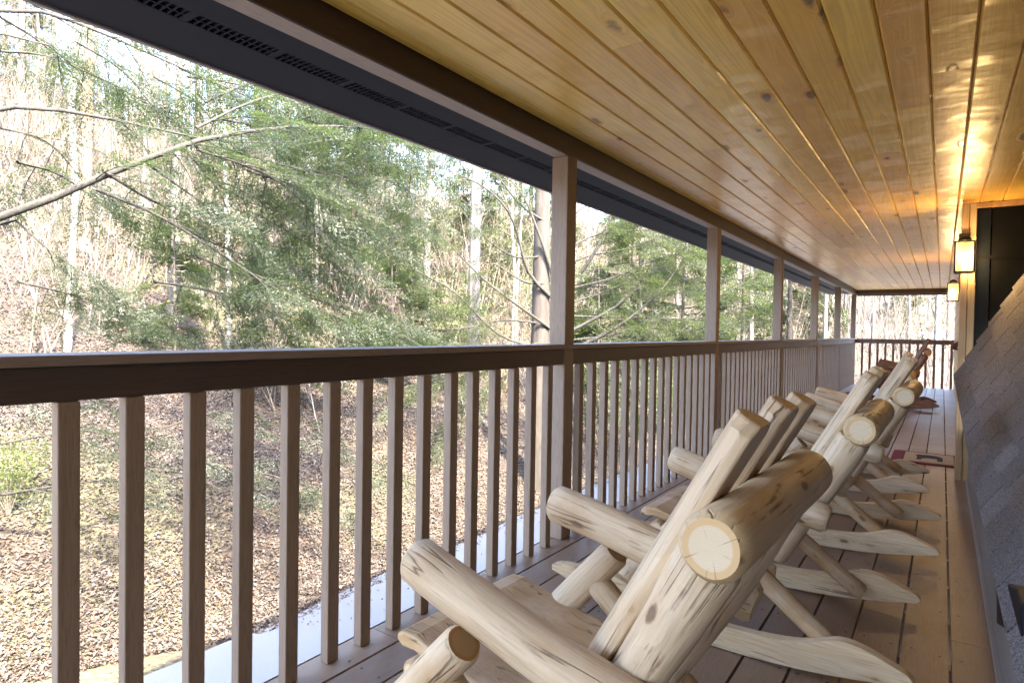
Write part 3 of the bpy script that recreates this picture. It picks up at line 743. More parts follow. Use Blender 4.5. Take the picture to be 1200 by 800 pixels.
def lantern(loc, label, energy, flip=1):
    L = tag(empty('wall_lantern', loc), label, 'lantern', 'lit lanterns on the cabin wall')
    mb = MB(); h, w_ = .115, .058
    for sx in (-1, 1):
        for sy in (-1, 1): mb.box((sx * w_ - .005, sy * w_ - .005, -h), (sx * w_ + .005, sy * w_ + .005, h))
        mb.box((sx * w_ - .005, -w_ + .0051, -h), (sx * w_ + .005, w_ - .0051, -h + .009)); mb.box((sx * w_ - .005, -w_ + .0051, h - .009), (sx * w_ + .005, w_ - .0051, h))
        mb.box((-w_ + .0051, sx * w_ - .005, -h), (w_ - .0051, sx * w_ + .005, -h + .009)); mb.box((-w_ + .0051, sx * w_ - .005, h - .009), (w_ - .0051, sx * w_ + .005, h))
    mb.build('cage', M_IRON, L)
    mb = MB(); mb.tube([(0, 0, h + .001), (0, 0, h + .012), (0, 0, h + .03), (0, 0, h + .045)], [.03, .042, .035, .012], 14); mb.build('cap', M_IRON, L)
    mb = MB(); mb.box((-w_ + .006, -w_ + .006, -h - .004), (w_ - .006, w_ - .006, -h - .0005)); mb.build('base', M_IRON, L)
    mb = MB(); mb.tube([(0, 0, -.045), (0, 0, -.03), (0, 0, -.005), (0, 0, .02), (0, 0, .038)], [.010, .026, .031, .02, .006], 14); bl_ = mb.build('bulb', m_bulb, L)
    mb = MB(); mb.tube([(0, 0, .04), (0, 0, h)], [.012, .012], 10); bl_.parent = mb.build('socket', M_IRON, L)
    mb = MB(); mb.box((.09 if False else -.035, w_ + .03, -.03), (.035, w_ + .045, .19)); mb.box((-.01, w_ + .004, .06), (.01, w_ + .031, .08)); pl = mb.build('wall_plate', M_IRON, L)
    mb = MB()
    for sg in (-1, 1):
        mb.box((sg * w_ - .0012, -w_ + .0055, -h + .0095), (sg * w_ + .0012, w_ - .0055, h - .0095)); mb.box((-w_ + .0055, sg * w_ - .0012, -h + .0095), (w_ - .0055, sg * w_ + .0012, h - .0095))
    mb.build('glass', M_PANE, L)
    ld = bpy.data.lights.new('lantern_light', 'POINT'); ld.energy = energy; ld.color = (1, .66, .28); ld.shadow_soft_size = .05
    lo = bpy.data.objects.new('lantern_light', ld); COL.objects.link(lo); lo.parent = L; lo.location = (0, 0, .0)
    return L, pl
l1, p1 = lantern((.118, YW - .140, 1.685), 'lit black lantern on the near corner post of the cabin', 1.8)
l2, p2 = lantern((.095, 9.5, 1.655), 'smaller looking lit lantern further along the cabin wall', 1.6)
p2.rotation_euler = (0, 0, R(-90))
orn = MB()
orn.tube([(.16, 9.3, .93), (.135, 9.3, .945), (.12, 9.3, .965), (.13, 9.3, .985), (.17, 9.3, 1.03), (.19, 9.3, 1.06)], [.004, .02, .03, .03, .02, .006], 10); orn.box((.185, 9.28, .95), (.203, 9.32, 1.1))
tag(orn.build('wall_ornament', m_plain('dark_red_paint', (.10, .025, .025), .5)), 'small dark red bird shaped ornament on the cabin wall', 'ornament')

# ================================================================== WOODS
M_NEED = m_foliage('hemlock_needles', (.011, .018, .011), (.040, .048, .027))
M_NEED2 = m_foliage('pine_needles', (.016, .022, .010), (.050, .056, .025))
M_SHRUB = m_foliage('yellow_green_leaves', (.05, .07, .018), (.11, .13, .04), .45)
M_BRANCH = m_bark('lichen_branch_bark', (0.019, 0.016, 0.012), (0.042, 0.038, 0.029), 30., .3)
M_BARKD = m_bark('dark_bark', (0.024, 0.018, 0.014), (0.057, 0.047, 0.039), 9., .22)
M_BARKP = m_bark('pale_bark', (0.101, 0.093, 0.084), (0.156, 0.146, 0.134), 5., .5, (0.038, 0.033, 0.027))
M_BARKG = m_bark('grey_bark', (0.074, 0.063, 0.054), (0.133, 0.118, 0.104), 7., .3)
M_BARKT = m_bark('tan_bark', (0.101, 0.065, 0.042), (0.156, 0.113, 0.081), 6., .3)
M_TWIG = m_bark('fine_twigs', (0.072, 0.056, 0.044), (0.152, 0.124, 0.100), 4., .5)

def spray_template(seed, L=.42, ntw=18, need=.022, nw=.0075):
    """flat hemlock spray: side twigs in a plane, needle blades along them (x forward, y sideways)"""
    r = np.random.default_rng(seed); q = []
    def blade(p, d, ln, wd):
        d = d / np.linalg.norm(d); s = np.cross(d, [0, 0, 1.]); s /= (np.linalg.norm(s) + 1e-9); s = s + np.array([0, 0, r.normal(0, .35)])
        q.append([p - s * wd * .5, p + s * wd * .5, p + d * ln + s * wd * .3, p + d * ln - s * wd * .3])
    for i in range(ntw):
        t_ = (i + .5) / ntw; base = np.array([t_ * L, 0, -.10 * L * t_ * t_]); sd_ = 1 if i % 2 else -1
        tl = L * .42 * (1 - t_ * .75) * r.uniform(.7, 1.15); ang = r.uniform(.7, 1.05)
        d = np.array([math.cos(ang), sd_ * math.sin(ang), r.normal(-.12, .08)])
        nn = max(2, int(tl / .017))
        for k in range(nn):
            p = base + d * tl * (k + .5) / nn + r.normal(0, .003, 3)
            for s2 in (-1, 1):
                a2 = ang * sd_ + s2 * r.uniform(.5, .9); blade(p, np.array([math.cos(a2), math.sin(a2), r.normal(-.05, .2)]), need * r.uniform(.7, 1.2), nw)
    return np.array(q)          # (n,4,3)
SPR = [spray_template(s) for s in range(4)]
SPRC = [spray_template(s + 10, .50, 11, .055, .011) for s in range(3)]     # coarser, for trees farther off
def place_sprays(plist, templates, rng):
    """plist rows: position, forward direction, scale"""
    out = []
    for (p, d, sc) in plist:
        T = templates[rng.integers(len(templates))]
        d = np.array(d, float); d /= np.linalg.norm(d); s = np.cross([0, 0, 1.], d); s /= (np.linalg.norm(s) + 1e-9)
        roll = rng.normal(0, .85); u = np.cross(d, s); s, u = s * math.cos(roll) + u * math.sin(roll), u * math.cos(roll) - s * math.sin(roll)
        out.append((T * sc) @ np.stack([d, s, u]) + np.array(p))
    return np.concatenate(out)
def quads_obj(name, Q, m, parent):
    n = len(Q); o = np_mesh(name, Q.reshape(-1, 3), np.arange(n * 4).reshape(n, 4), m, parent); return o
def polyline(pts, n):
    pts = [Vector(p) for p in pts]; out = []
    seg = [(pts[i + 1] - pts[i]).length for i in range(len(pts) - 1)]; T = sum(seg)
    for k in range(n):
        s_ = T * k / (n - 1); i = 0
        while i < len(seg) - 1 and s_ > seg[i]: s_ -= seg[i]; i += 1
        f = min(1, s_ / seg[i]); p0 = pts[max(i - 1, 0)]; p1 = pts[i]; p2 = pts[i + 1]; p3 = pts[min(i + 2, len(pts) - 1)]
        out.append(.5 * ((2 * p1) + (p2 - p0) * f + (2 * p0 - 5 * p1 + 4 * p2 - p3) * f * f + (3 * p1 - p0 - 3 * p2 + p3) * f ** 3))
    return out
def bough(mb, sprays, pts, r0, r1, rng, dens=1., tw=(.5, 1.3), start=.15, sc=(.8, 1.25), n=14, droop=.25):
    """one hemlock bough: woody curve plus side twigs carrying sprays"""
    pl = polyline(pts, n); L = sum((pl[i + 1] - pl[i]).length for i in range(n - 1))
    mb.tube(pl, [r0 + (r1 - r0) * (i / (n - 1)) ** .8 for i in range(n)], 7, False, wob=.06, seed=int(rng.integers(1e6)))
    ntw = int(L * 5.5 * dens)
    for k in range(ntw):
        t_ = start + (1 - start) * (k + rng.uniform(0, 1)) / ntw; i = min(int(t_ * (n - 1)), n - 2); p = pl[i].lerp(pl[i + 1], t_ * (n - 1) - i)
        d = (pl[i + 1] - pl[i]).normalized(); sd_ = Vector((-d.y, d.x, 0)); sd_.normalize(); sg = 1 if k % 2 else -1
        tl = rng.uniform(*tw) * (1.05 - .55 * t_)
        dd = (d * rng.uniform(.35, .9) + sd_ * sg * rng.uniform(.5, 1.) + Vector((0, 0, rng.uniform(-droop - .1, .12)))).normalized()
        tp = [p + dd * tl * f + Vector((0, 0, -droop * tl * f * f)) for f in (0, .35, .7, 1.)]
        mb.tube(tp, [.006, .005, .0035, .002], 3, False)
        ns = max(2, int(tl / .16))
        for j in range(ns):
            f = (j + .6) / ns; q = tp[0].lerp(tp[1], f / .35) if f < .35 else (tp[1].lerp(tp[2], (f - .35) / .35) if f < .7 else tp[2].lerp(tp[3], (f - .7) / .3))
            s3 = Vector((-dd.y, dd.x, 0)) * (1 if j % 2 else -1)
            sd2 = dd * rng.uniform(.5, 1.1) + s3 * rng.uniform(.1, .9) + Vector((0, 0, rng.uniform(-.45, .1)))
            sprays.append((q, sd2, rng.uniform(*sc)))
        sprays.append((tp[3], dd + Vector((0, 0, -.3)), rng.uniform(*sc)))

# --- big hemlock just left of the frame: its boughs hang before the railing
rng = np.random.default_rng(21)
hx, hy = -7.6, .35
hz = float(terrain(hx, hy))
h1 = tag(empty('hemlock_tree', (hx, hy, hz)), 'near hemlock whose lichen grey boughs and green sprays hang across the upper left', 'tree')
mb = MB(); mb.tube([(0, 0, -.3), (.03, .02, 2.5), (0, .05, 6), (.05, 0, 11), (0, 0, 16)], [.27, .22, .18, .11, .03], 12, wob=.05); mb.build('trunk', M_BARKD, h1)
mb = MB(); sp = []
T0 = Vector((hx, hy, 0))
def pxs(lst): return [at(*q) for q in lst]
tr = lambda z: Vector((hx, hy, z))
bough(mb, sp, [tr(1.2)] + pxs([(0, 255, 6.), (100, 215, 5.9), (170, 187, 5.8), (240, 163, 5.8), (350, 148, 6.1), (430, 150, 6.5)]), .050, .010, rng, .75, (.35, .8), .52, (.6, .95))
bough(mb, sp, [tr(2.2)] + pxs([(0, 128, 6.4), (90, 133, 6.3), (180, 150, 6.3), (260, 166, 6.5), (350, 166, 6.8)]), .028, .007, rng, .6, (.3, .8), .6, (.6, .95))
bough(mb, sp, pxs([(113, 222, 5.9), (180, 250, 5.9), (240, 285, 6.), (300, 325, 6.2), (345, 350, 6.4), (400, 372, 6.7)]), .016, .005, rng, 1., (.25, .6), .3, (.6, .9))
bough(mb, sp, pxs([(170, 190, 5.85), (205, 215, 6.), (250, 248, 6.2), (300, 290, 6.5)]), .012, .004, rng, .9, (.25, .6), .3, (.6, .9))
bough(mb, sp, [tr(.9)] + pxs([(0, 262, 6.1), (60, 298, 6.1), (125, 338, 6.2), (150, 362, 6.3)]), .022, .006, rng, .8, (.25, .6), .75, (.6, .9))
bough(mb, sp, [tr(3.3)] + pxs([(0, 12, 6.6), (80, 24, 6.7), (150, 52, 6.9), (240, 92, 7.2), (330, 130, 7.6)]), .025, .006, rng, .6, (.3, .8), .5, (.6, .95))
bough(mb, sp, [tr(2.8)] + pxs([(0, 40, 6.9), (90, 80, 7.1), (150, 108, 7.4), (200, 140, 7.7)]), .016, .005, rng, .5, (.3, .7), .55, (.6, .9))
# secondary boughs that carry the mass of green right of them
for (a, b_, c_, dd) in [((230, 150), (330, 110), (440, 120), 6.8), ((250, 170), (360, 200), (470, 215), 7.2), ((230, 175), (330, 215), (400, 290), 6.6), ((260, 140), (380, 160), (500, 170), 7.8), ((330, 200), (420, 190), (490, 190), 8.2),
                        ((200, 260), (290, 300), (400, 320), 7.4), ((180, 330), (260, 345), (360, 385), 7.0), ((300, 330), (400, 360), (500, 392), 7.8), ((330, 110), (420, 140), (480, 170), 9.), ((220, 90), (300, 105), (400, 150), 8.4), ((190, 60), (290, 85), (390, 125), 9.2),
                        ((300, 250), (380, 300), (440, 370), 8.2), ((120, 200), (190, 240), (230, 235), 6.4), ((20, 330), (100, 350), (190, 385), 8.4), ((240, 120), (310, 95), (390, 110), 7.6), ((240, 60), (300, 80), (360, 115), 8.8), ((320, 150), (400, 130), (490, 140), 8.6), ((350, 170), (430, 165), (495, 205), 7.4), ((290, 200), (370, 225), (440, 250), 7.0),
                        ((230, 200), (300, 240), (350, 250), 7.6), ((360, 250), (420, 270), (480, 260), 8.6), ((270, 270), (330, 290), (390, 285), 8.8), ((0, 60), (70, 70), (130, 110), 8.2), ((20, 190), (70, 205), (120, 240), 6.6), ((230, 300), (280, 320), (330, 330), 6.6), ((340, 350), (420, 380), (480, 395), 7.2), ((360, 140), (430, 175), (480, 230), 9.4), ((0, 20), (60, 60), (110, 120), 9.), ((30, 0), (110, 50), (180, 120), 9.6), ((90, 50), (150, 90), (220, 180), 8.8), ((180, 90), (240, 130), (280, 200), 9.4), ((210, 80), (270, 110), (330, 180), 8.2), ((0, 150), (60, 170), (110, 230), 9.6),
                        ((260, 110), (330, 150), (380, 220), 9.8), ((300, 120), (350, 180), (370, 260), 10.4), ((400, 150), (450, 190), (500, 280), 10.), ((220, 180), (260, 230), (280, 300), 9.8)]:
    bough(mb, sp, [at(*a, dd - .6), at(*b_, dd - .2), at(*c_, dd + .3)], .014, .004, rng, 1.2, (.35, .95), .05, (.7, 1.2))
# low boughs seen between the balusters
for (a, b_, c_, dd) in [((0, 520), (90, 505), (200, 500), 6.4), ((0, 580), (60, 570), (140, 560), 6.2), ((180, 505), (270, 480), (350, 490), 7.2), ((230, 540), (330, 560), (390, 590), 7.0), ((330, 500), (420, 530), (470, 560), 7.8), ((0, 470), (60, 462), (130, 470), 6.6)]:
    bough(mb, sp, [at(*a, dd - .3), at(*b_, dd), at(*c_, dd + .4)], .011, .004, rng, .75, (.3, .75), .1, (.6, .95))
br = mb.build('branches', M_BRANCH, h1); br.matrix_parent_inverse = Matrix.Translation((-hx, -hy, -hz))
fo = quads_obj('needles', place_sprays(sp, SPR, rng), M_NEED, h1); fo.matrix_parent_inverse = Matrix.Translation((-hx, -hy, -hz))
print('hemlock 1 sprays', len(sp))

# --- hemlock behind the nearest post
rng = np.random.default_rng(5)
p0 = at(632, 390, 12.6); hx, hy = p0.x, p0.y; hz = float(terrain(hx, hy))
h2 = tag(empty('hemlock_tree', (hx, hy, hz)), 'dark trunked hemlock with long bare sweeping limbs behind the nearest post', 'tree')
mb = MB()
mb.tube([(0, 0, -.3), (0, .02, 1.5), (.03, 0, 4), (-.02, .05, 8), (.05, 0, 14)], [.25, .21, .18, .13, .04], 12, wob=.06, seed=3)
mb.tube([(.12, .25, -.3), (.16, .30, 1.5), (.2, .4, 4), (.3, .55, 8), (.4, .7, 12)], [.15, .12, .11, .08, .03], 10, wob=.06, seed=4)
mb.build('trunk', M_BARKD, h2)
mb = MB(); sp = []
for lst, r0, dn in [([(648, 350, 12.5), (620, 320, 12.2), (605, 270, 12.), (590, 240, 11.8), (560, 215, 11.6), (500, 190, 11.4)], .05, .18),
                    ([(650, 330, 12.5), (630, 270, 12.3), (610, 225, 12.2), (585, 200, 12.1)], .06, .15),
                    ([(645, 385, 12.5), (610, 360, 12.), (570, 330, 11.6), (530, 290, 11.3), (515, 272, 11.2)], .045, .3),
                    ([(640, 332, 12.5), (615, 330, 12.2), (585, 312, 12.), (575, 308, 11.9)], .05, .15),
                    ([(640, 410, 12.4), (590, 395, 11.8), (560, 370, 11.4), (530, 340, 11.2), (480, 312, 11.), (425, 262, 10.8)], .04, .5),
                    ([(680, 320, 12.6), (700, 290, 12.5), (722, 240, 12.6), (735, 222, 12.7)], .06, .25),
                    ([(660, 415, 12.6), (720, 385, 12.4), (770, 345, 12.5), (800, 305, 12.6)], .07, .35),
                    ([(665, 390, 12.6), (720, 360, 12.6), (750, 335, 12.8), (785, 300, 13.)], .05, .35),
                    ([(660, 340, 12.6), (720, 325, 12.9), (780, 300, 13.3), (850, 295, 13.8)], .035, .8),
                    ([(650, 300, 12.6), (700, 275, 12.9), (760, 270, 13.2), (820, 275, 13.6)], .03, .7),
                    ([(660, 370, 12.6), (740, 372, 12.9), (820, 372, 13.4), (890, 355, 14.)], .03, .8),
                    ([(650, 395, 12.6), (700, 430, 12.3), (740, 470, 12.2), (780, 500, 12.2)], .03, .5),
                    ([(640, 420, 12.4), (590, 440, 12.1), (540, 480, 12.), (500, 540, 12.)], .03, .5),
                    ([(640, 380, 12.5), (590, 375, 12.3), (540, 385, 12.2), (440, 390, 12.2)], .03, .8),
                    ([(640, 400, 12.5), (600, 410, 12.2), (560, 430, 12.), (470, 455, 11.8)], .03, .7),
                    ([(660, 260, 12.6), (700, 235, 12.8), (740, 235, 13.2), (790, 250, 13.5)], .03, .5),
                    ([(650, 360, 12.6), (700, 345, 12.9), (760, 325, 13.4), (830, 330, 14.)], .028, .4), ([(655, 315, 12.6), (690, 300, 12.5), (740, 290, 12.7), (800, 265, 13.)], .028, .4),
                    ([(640, 300, 12.5), (600, 300, 12.3), (560, 270, 12.), (530, 230, 11.9)], .03, .2), ([(640, 260, 12.5), (610, 240, 12.3), (570, 190, 12.), (545, 170, 11.9)], .035, .2),
                    ([(645, 400, 12.5), (700, 395, 12.5), (760, 385, 12.9), (840, 390, 13.5)], .026, .6), ([(690, 420, 12.6), (780, 400, 13.), (840, 350, 13.8), (885, 325, 14.2)], .04, .5)]:
    bough(mb, sp, pxs(lst), r0 * .8, .008, rng, dn * 1.5, (.5, 1.2), .25, (.9, 1.4), n=16)
br = mb.build('branches', M_BRANCH, h2); br.matrix_parent_inverse = Matrix.Translation((-hx, -hy, -hz))
fo = quads_obj('needles', place_sprays(sp, SPR, rng), M_NEED2, h2); fo.matrix_parent_inverse = Matrix.Translation((-hx, -hy, -hz))
print('hemlock 2 sprays', len(sp))

# --- bare trees: templates, then copies with their own place
def bare_tree(seed, h, r, barkm, nbr=26, lean=.03, first=.35):
    rg = random.Random(seed); root = empty('bare_tree'); mb = MB()
    pts = []; x = y = 0.
    for i in range(10):
        f = i / 9; pts.append(Vector((x, y, -.4 + f * h))); x += rg.uniform(-1, 1) * .012 * h * (.3 + f) + lean * h / 9 * rg.uniform(.3, 1.4); y += rg.uniform(-1, 1) * .012 * h * (.3 + f)
    rr = [r * (1.18 if i == 0 else 1) * (1 - .88 * (i / 9) ** 1.15) for i in range(10)]
    mb.tube(pts, rr, 9, False, wob=.05, seed=seed); mb.build('trunk', barkm, root)
    mb = MB()
    for k in range(nbr):
        f = first + (1 - first) * (k + rg.random()) / nbr; i = min(8, int(f * 9)); p = pts[i].lerp(pts[i + 1], f * 9 - i)
        a = rg.uniform(0, 6.28); el = rg.uniform(.35, 1.1); L = h * rg.uniform(.10, .24) * (1.15 - f * .6)
        d = Vector((math.cos(a) * math.cos(el), math.sin(a) * math.cos(el), math.sin(el)))
        bp = [p]; dd = d.copy()
        for q in range(4):
            dd = (dd + Vector((rg.uniform(-.3, .3), rg.uniform(-.3, .3), rg.uniform(-.12, .28)))).normalized(); bp.append(bp[-1] + dd * L / 4)
        br_ = max(.010, r * .30 * (1.1 - f)); mb.tube(bp, [br_, br_ * .8, br_ * .6, br_ * .4, br_ * .2], 4, False)
        for q in range(8):
            j = rg.randint(1, 3); s0 = bp[j].lerp(bp[j + 1], rg.random()); e = (dd + Vector((rg.uniform(-1, 1), rg.uniform(-1, 1), rg.uniform(-.4, .8)))).normalized()
            l2 = L * rg.uniform(.18, .45); m1 = s0 + e * l2 * .5 + Vector((rg.uniform(-1, 1), rg.uniform(-1, 1), rg.uniform(-1, 1))) * l2 * .1
            mb.tube([s0, m1, s0 + e * l2 + Vector((0, 0, l2 * .1))], [br_ * .35, br_ * .25, br_ * .1], 3, False)
            for q2 in range(2):
                e2 = (e + Vector((rg.uniform(-1, 1), rg.uniform(-1, 1), rg.uniform(-.3, .7)))).normalized(); mb.tube([m1, m1 + e2 * l2 * .5], [br_ * .2, br_ * .08], 3, False)
    mb.build('crown', barkm if barkm is not M_BARKP else M_TWIG, root)
    return root
temps = [bare_tree(1, 19, .145, M_BARKP), bare_tree(2, 17, .12, M_BARKG, 30), bare_tree(3, 21, .15, M_BARKT, 24), bare_tree(4, 14, .075, M_BARKG, 26), bare_tree(5, 16, .075, M_BARKP, 26, .05), bare_tree(6, 20, .15, M_BARKG, 28), bare_tree(7, 13, .06, M_BARKP, 24, .08)]
used = set()
def put_tree(ti, x, y, sc, label, group, az=None):
    o = temps[ti] if ti not in used else copy_tree(temps[ti]); used.add(ti)
    o.location = (x, y, float(terrain(x, y))); o.rotation_euler = (0, 0, random.uniform(0, 6.28) if az is None else az); o.scale = (sc, sc, sc * random.uniform(.92, 1.1))
    tag(o, label, 'tree', group); return o
def by_px(px, dist): p = at(px, 390, dist); return p.x, p.y
taken = []
for (ti, px, dist, sc, lab) in [(0, 498, 21, 1.0, 'bright white barked tree trunk left of the yellow green shrub'), (2, 100, 19, 1.0, 'tall tan barked tree against the sky at the upper left'),
                                (4, 78, 14, .9, 'slim white barked tree at far left below the tan tree'), (6, 268, 15, 1.2, 'slim white barked tree seen through the hemlock boughs'), (0, 172, 24, .9, 'white barked tree between the tan tree and the hemlock sprays'),
                                (4, 550, 24, 1.1, 'leaning pale tree right of the yellow green shrub'), (0, 750, 25, .8, 'white barked tree seen past the nearest post'), (5, 340, 22, 1., 'grey tree behind the densest hemlock sprays'),
                                (6, 605, 19, 1., 'thin pale leaning tree close beside the dark hemlock trunk'), (1, 880, 30, 1., 'slim grey tree beyond the second post'), (3, 1022, 40, .8, 'thin dark tree beyond the far end railing'), (4, 1088, 46, .9, 'pale forked looking tree beyond the end railing near the cabin')]:
    x, y = by_px(px, dist); taken.append((x, y)); put_tree(ti, x, y, sc, lab, 'bare trees on the slope')
rt_ = random.Random(17); n_far = 0
for k in range(30):
    x, y = by_px(rt_.uniform(985, 1135), rt_.uniform(31, 42) if k % 2 else rt_.uniform(49, 80)); put_tree(rt_.choice([0, 1, 3, 3, 4, 5, 6]), x, y, rt_.uniform(.5, .9), 'leafless forest tree on the rising ground beyond the end railing', 'bare trees beyond the end railing')
for k in range(95):
    px = rt_.uniform(-40, 1000); x, y = by_px(px, rt_.uniform(48, 95)); put_tree(rt_.choice([0, 1, 2, 3, 4, 5, 5, 6]), x, y, rt_.uniform(.7, 1.05), 'leafless tree far up the slope near its crest', 'bare trees near the crest')
while n_far < 125:
    px = rt_.uniform(-60, 1180); dist = 15 + 62 * rt_.random() ** .85
    x, y = by_px(px, dist)
    if x > EX - 3 and y < 30: continue
    if any((x - a) ** 2 + (y - b_) ** 2 < 2.0 for a, b_ in taken): continue
    if 42 < y < 48 and x > -4: continue
    taken.append((x, y)); ti = rt_.choice([0, 1, 2, 3, 3, 4, 5, 5, 6, 1])
    put_tree(ti, x, y, rt_.uniform(.7, 1.1), 'leafless forest tree standing on the leaf covered slope', 'bare trees on the slope'); n_far += 1

# --- evergreens among them
def evergreen(seed, h, r, lab):
    rg = np.random.default_rng(seed); root = tag(empty('evergreen_tree'), lab, 'tree', 'evergreens in the woods')
    mb = MB(); mb.tube([(0, 0, -.4), (.03, 0, h * .3), (0, .04, h * .7), (0, 0, h)], [r, r * .8, r * .4, .02], 8, False, wob=.04); sp_ = []
    nb = int(h * 5.5)
    for k in range(nb):
        f = .10 + .9 * (k + rg.uniform(0, 1)) / nb; z = f * h; a = rg.uniform(0, 6.28); L = (h * .23) * (1.05 - f) ** .8 * rg.uniform(.55, 1.15) + .25
        d = Vector((math.cos(a), math.sin(a), 0)); e = [Vector((0, 0, z)), Vector((0, 0, z + L * .06)) + d * L * .5, Vector((0, 0, z - L * .18)) + d * L]
        mb.tube(e, [.025, .016, .005], 4, False)
        ns = int(3 + L * 6)
        for j in range(ns):
            q = rg.uniform(.2, 1.); p = e[0].lerp(e[1], q * 2) if q < .5 else e[1].lerp(e[2], q * 2 - 1)
            sd_ = Vector((-d.y, d.x, 0)) * rg.uniform(-1.2, 1.2)
            sp_.append((p + Vector((0, 0, rg.normal(0, .05))), d * rg.uniform(.4, 1.) + sd_ + Vector((0, 0, rg.uniform(-.5, .1))), rg.uniform(1.1, 1.9)))
    mb.build('trunk', M_BARKD, root); quads_obj('needles', place_sprays(sp_, SPRC, rg), M_NEED2, root)
    return root
ev = [evergreen(1, 11, .16, 'x'), evergreen(2, 8, .11, 'x'), evergreen(3, 4.5, .06, 'x')]
eu = set()
for (ti, px, dist, sc, lab) in [(0, 420, 20, 1.0, 'tall green evergreen behind the hemlock sprays'), (1, 560, 26, 1.1, 'evergreen on the slope behind the leaning pale tree'), (0, 740, 24, .9, 'evergreen behind the limbs past the nearest post'), (1, 800, 22, .9, 'evergreen just left of the second post'),
                               (1, 870, 25, 1., 'evergreen seen between the second and third post'), (0, 925, 34, 1., 'evergreen seen between the third and fourth post'), (1, 1072, 52, .5, 'evergreen high beyond the end railing'), (2, 1050, 50, .7, 'small evergreen beside another beyond the end railing'), (2, 320, 13, .8, 'young evergreen low on the slope under the hemlock boughs'), (2, 700, 17, 1., 'young evergreen low behind the nearest post'),
                               (2, 205, 15, .7, 'small young evergreen on the slope left of the white tree'), (1, 30, 40, 1., 'far evergreen at the left edge of the woods'), (0, 620, 36, 1.1, 'far evergreen up the slope behind the dark hemlock'), (2, 460, 15, .9, 'young evergreen low on the slope near the shrub')]:
    o = ev[ti] if ti not in eu else copy_tree(ev[ti]); eu.add(ti); x, y = by_px(px, dist)
    o.location = (x, y, float(terrain(x, y))); o.rotation_euler = (0, 0, random.uniform(0, 6.28)); o.scale = (sc, sc, sc); o['label'] = lab

# --- yellow-green shrub and bare saplings
def shrub(seed, h, lab, m, nst=16, nl=2600, lw=.05):
    rg = np.random.default_rng(seed); root = tag(empty('leafy_shrub'), lab, 'shrub', 'shrubs on the slope'); mb = MB(); tips = []
    for k in range(nst):
        a = rg.uniform(0, 6.28); rr = h * rg.uniform(.15, .55); p = [Vector((0, 0, -.1)), Vector((math.cos(a) * rr * .4, math.sin(a) * rr * .4, h * .5)), Vector((math.cos(a) * rr, math.sin(a) * rr, h * rg.uniform(.6, 1.)))]
        mb.tube(p, [.014, .009, .004], 4, False); tips.append(p)
    mb.build('stems', M_TWIG, root); Q = []
    for k in range(nl):
        p = tips[rg.integers(nst)]; f = rg.uniform(.25, 1.); c_ = np.array(p[0].lerp(p[1], f * 2) if f < .5 else p[1].lerp(p[2], f * 2 - 1)) + rg.normal(0, h * .09, 3)
        d = rg.normal(0, 1, 3); d /= np.linalg.norm(d); s = np.cross(d, rg.normal(0, 1, 3)); s /= np.linalg.norm(s); l_ = lw * rg.uniform(.6, 1.3)
        Q.append([c_ - d * l_, c_ + s * l_ * .45, c_ + d * l_, c_ - s * l_ * .45])
    quads_obj('leaves', np.array(Q), m, root); return root
sh = shrub(1, 2.9, 'bright yellow green leafy shrub on the slope right of the white trunk', M_SHRUB)
x, y = by_px(519, 17.); sh.location = (x, y, float(terrain(x, y)))
for px, dist, sc, lab in [(640, 24, 1., 'yellow green shrub half hidden behind the dark hemlock trunk'), (775, 19, .8, 'low green shrub behind the railing between the first and second posts'), (10, 9.3, .35, 'small green shrub low on the bank at the bottom left'), (600, 30, 1.3, 'pale green shrub high on the slope left of the dark trunk'), (205, 20, .5, 'small yellow green shrub under the hemlock boughs at left')]:
    o = copy_tree(sh); x, y = by_px(px, dist); o.location = (x, y, float(terrain(x, y))); o.rotation_euler = (0, 0, random.uniform(0, 6)); o.scale = (sc,) * 3; o['label'] = lab
def sapling(seed):
    rg = random.Random(seed); root = tag(empty('bare_sapling'), 'thin leafless sapling in the undergrowth on the slope', 'sapling', 'bare saplings in the undergrowth'); mb = MB()
    for k in range(5):
        p = [Vector((rg.uniform(-.2, .2), rg.uniform(-.2, .2), -.1))]; d = Vector((rg.uniform(-.35, .35), rg.uniform(-.35, .35), 1)).normalized(); L = rg.uniform(1.5, 3.8)
        for q in range(5): d = (d + Vector((rg.uniform(-.15, .15), rg.uniform(-.15, .15), .05))).normalized(); p.append(p[-1] + d * L / 5)
        mb.tube(p, [.015, .013, .011, .008, .005, .002], 4, False)
        for q in range(9):
            j = rg.randint(1, 4); e = (d + Vector((rg.uniform(-1, 1), rg.uniform(-1, 1), rg.uniform(-.2, .6)))).normalized(); s0 = p[j].lerp(p[j + 1], rg.random()); l2 = rg.uniform(.3, .9)
            mb.tube([s0, s0 + e * l2 * .5, s0 + e * l2 + Vector((0, 0, .1 * l2))], [.006, .004, .0015], 3, False)
    mb.build('stems', M_TWIG if seed % 2 else M_BARKP, root); return root
sps = [sapling(s) for s in range(4)]
for k in range(78):
    while True:
        px = rt_.uniform(-40, 980) if k < 50 else rt_.uniform(985, 1130); dist = 10 + 25 * rt_.random() if k < 50 else rt_.uniform(28, 42); x, y = by_px(px, dist)
        if x < EX - 1.5 or y > 26: break
    o = sps[k] if k < 4 else copy_tree(sps[k % 4]); s_ = rt_.uniform(.7, 1.4)
    o.location = (x, y, float(terrain(x, y))); o.rotation_euler = (0, 0, rt_.uniform(0, 6.28)); o.scale = (s_, s_, s_)

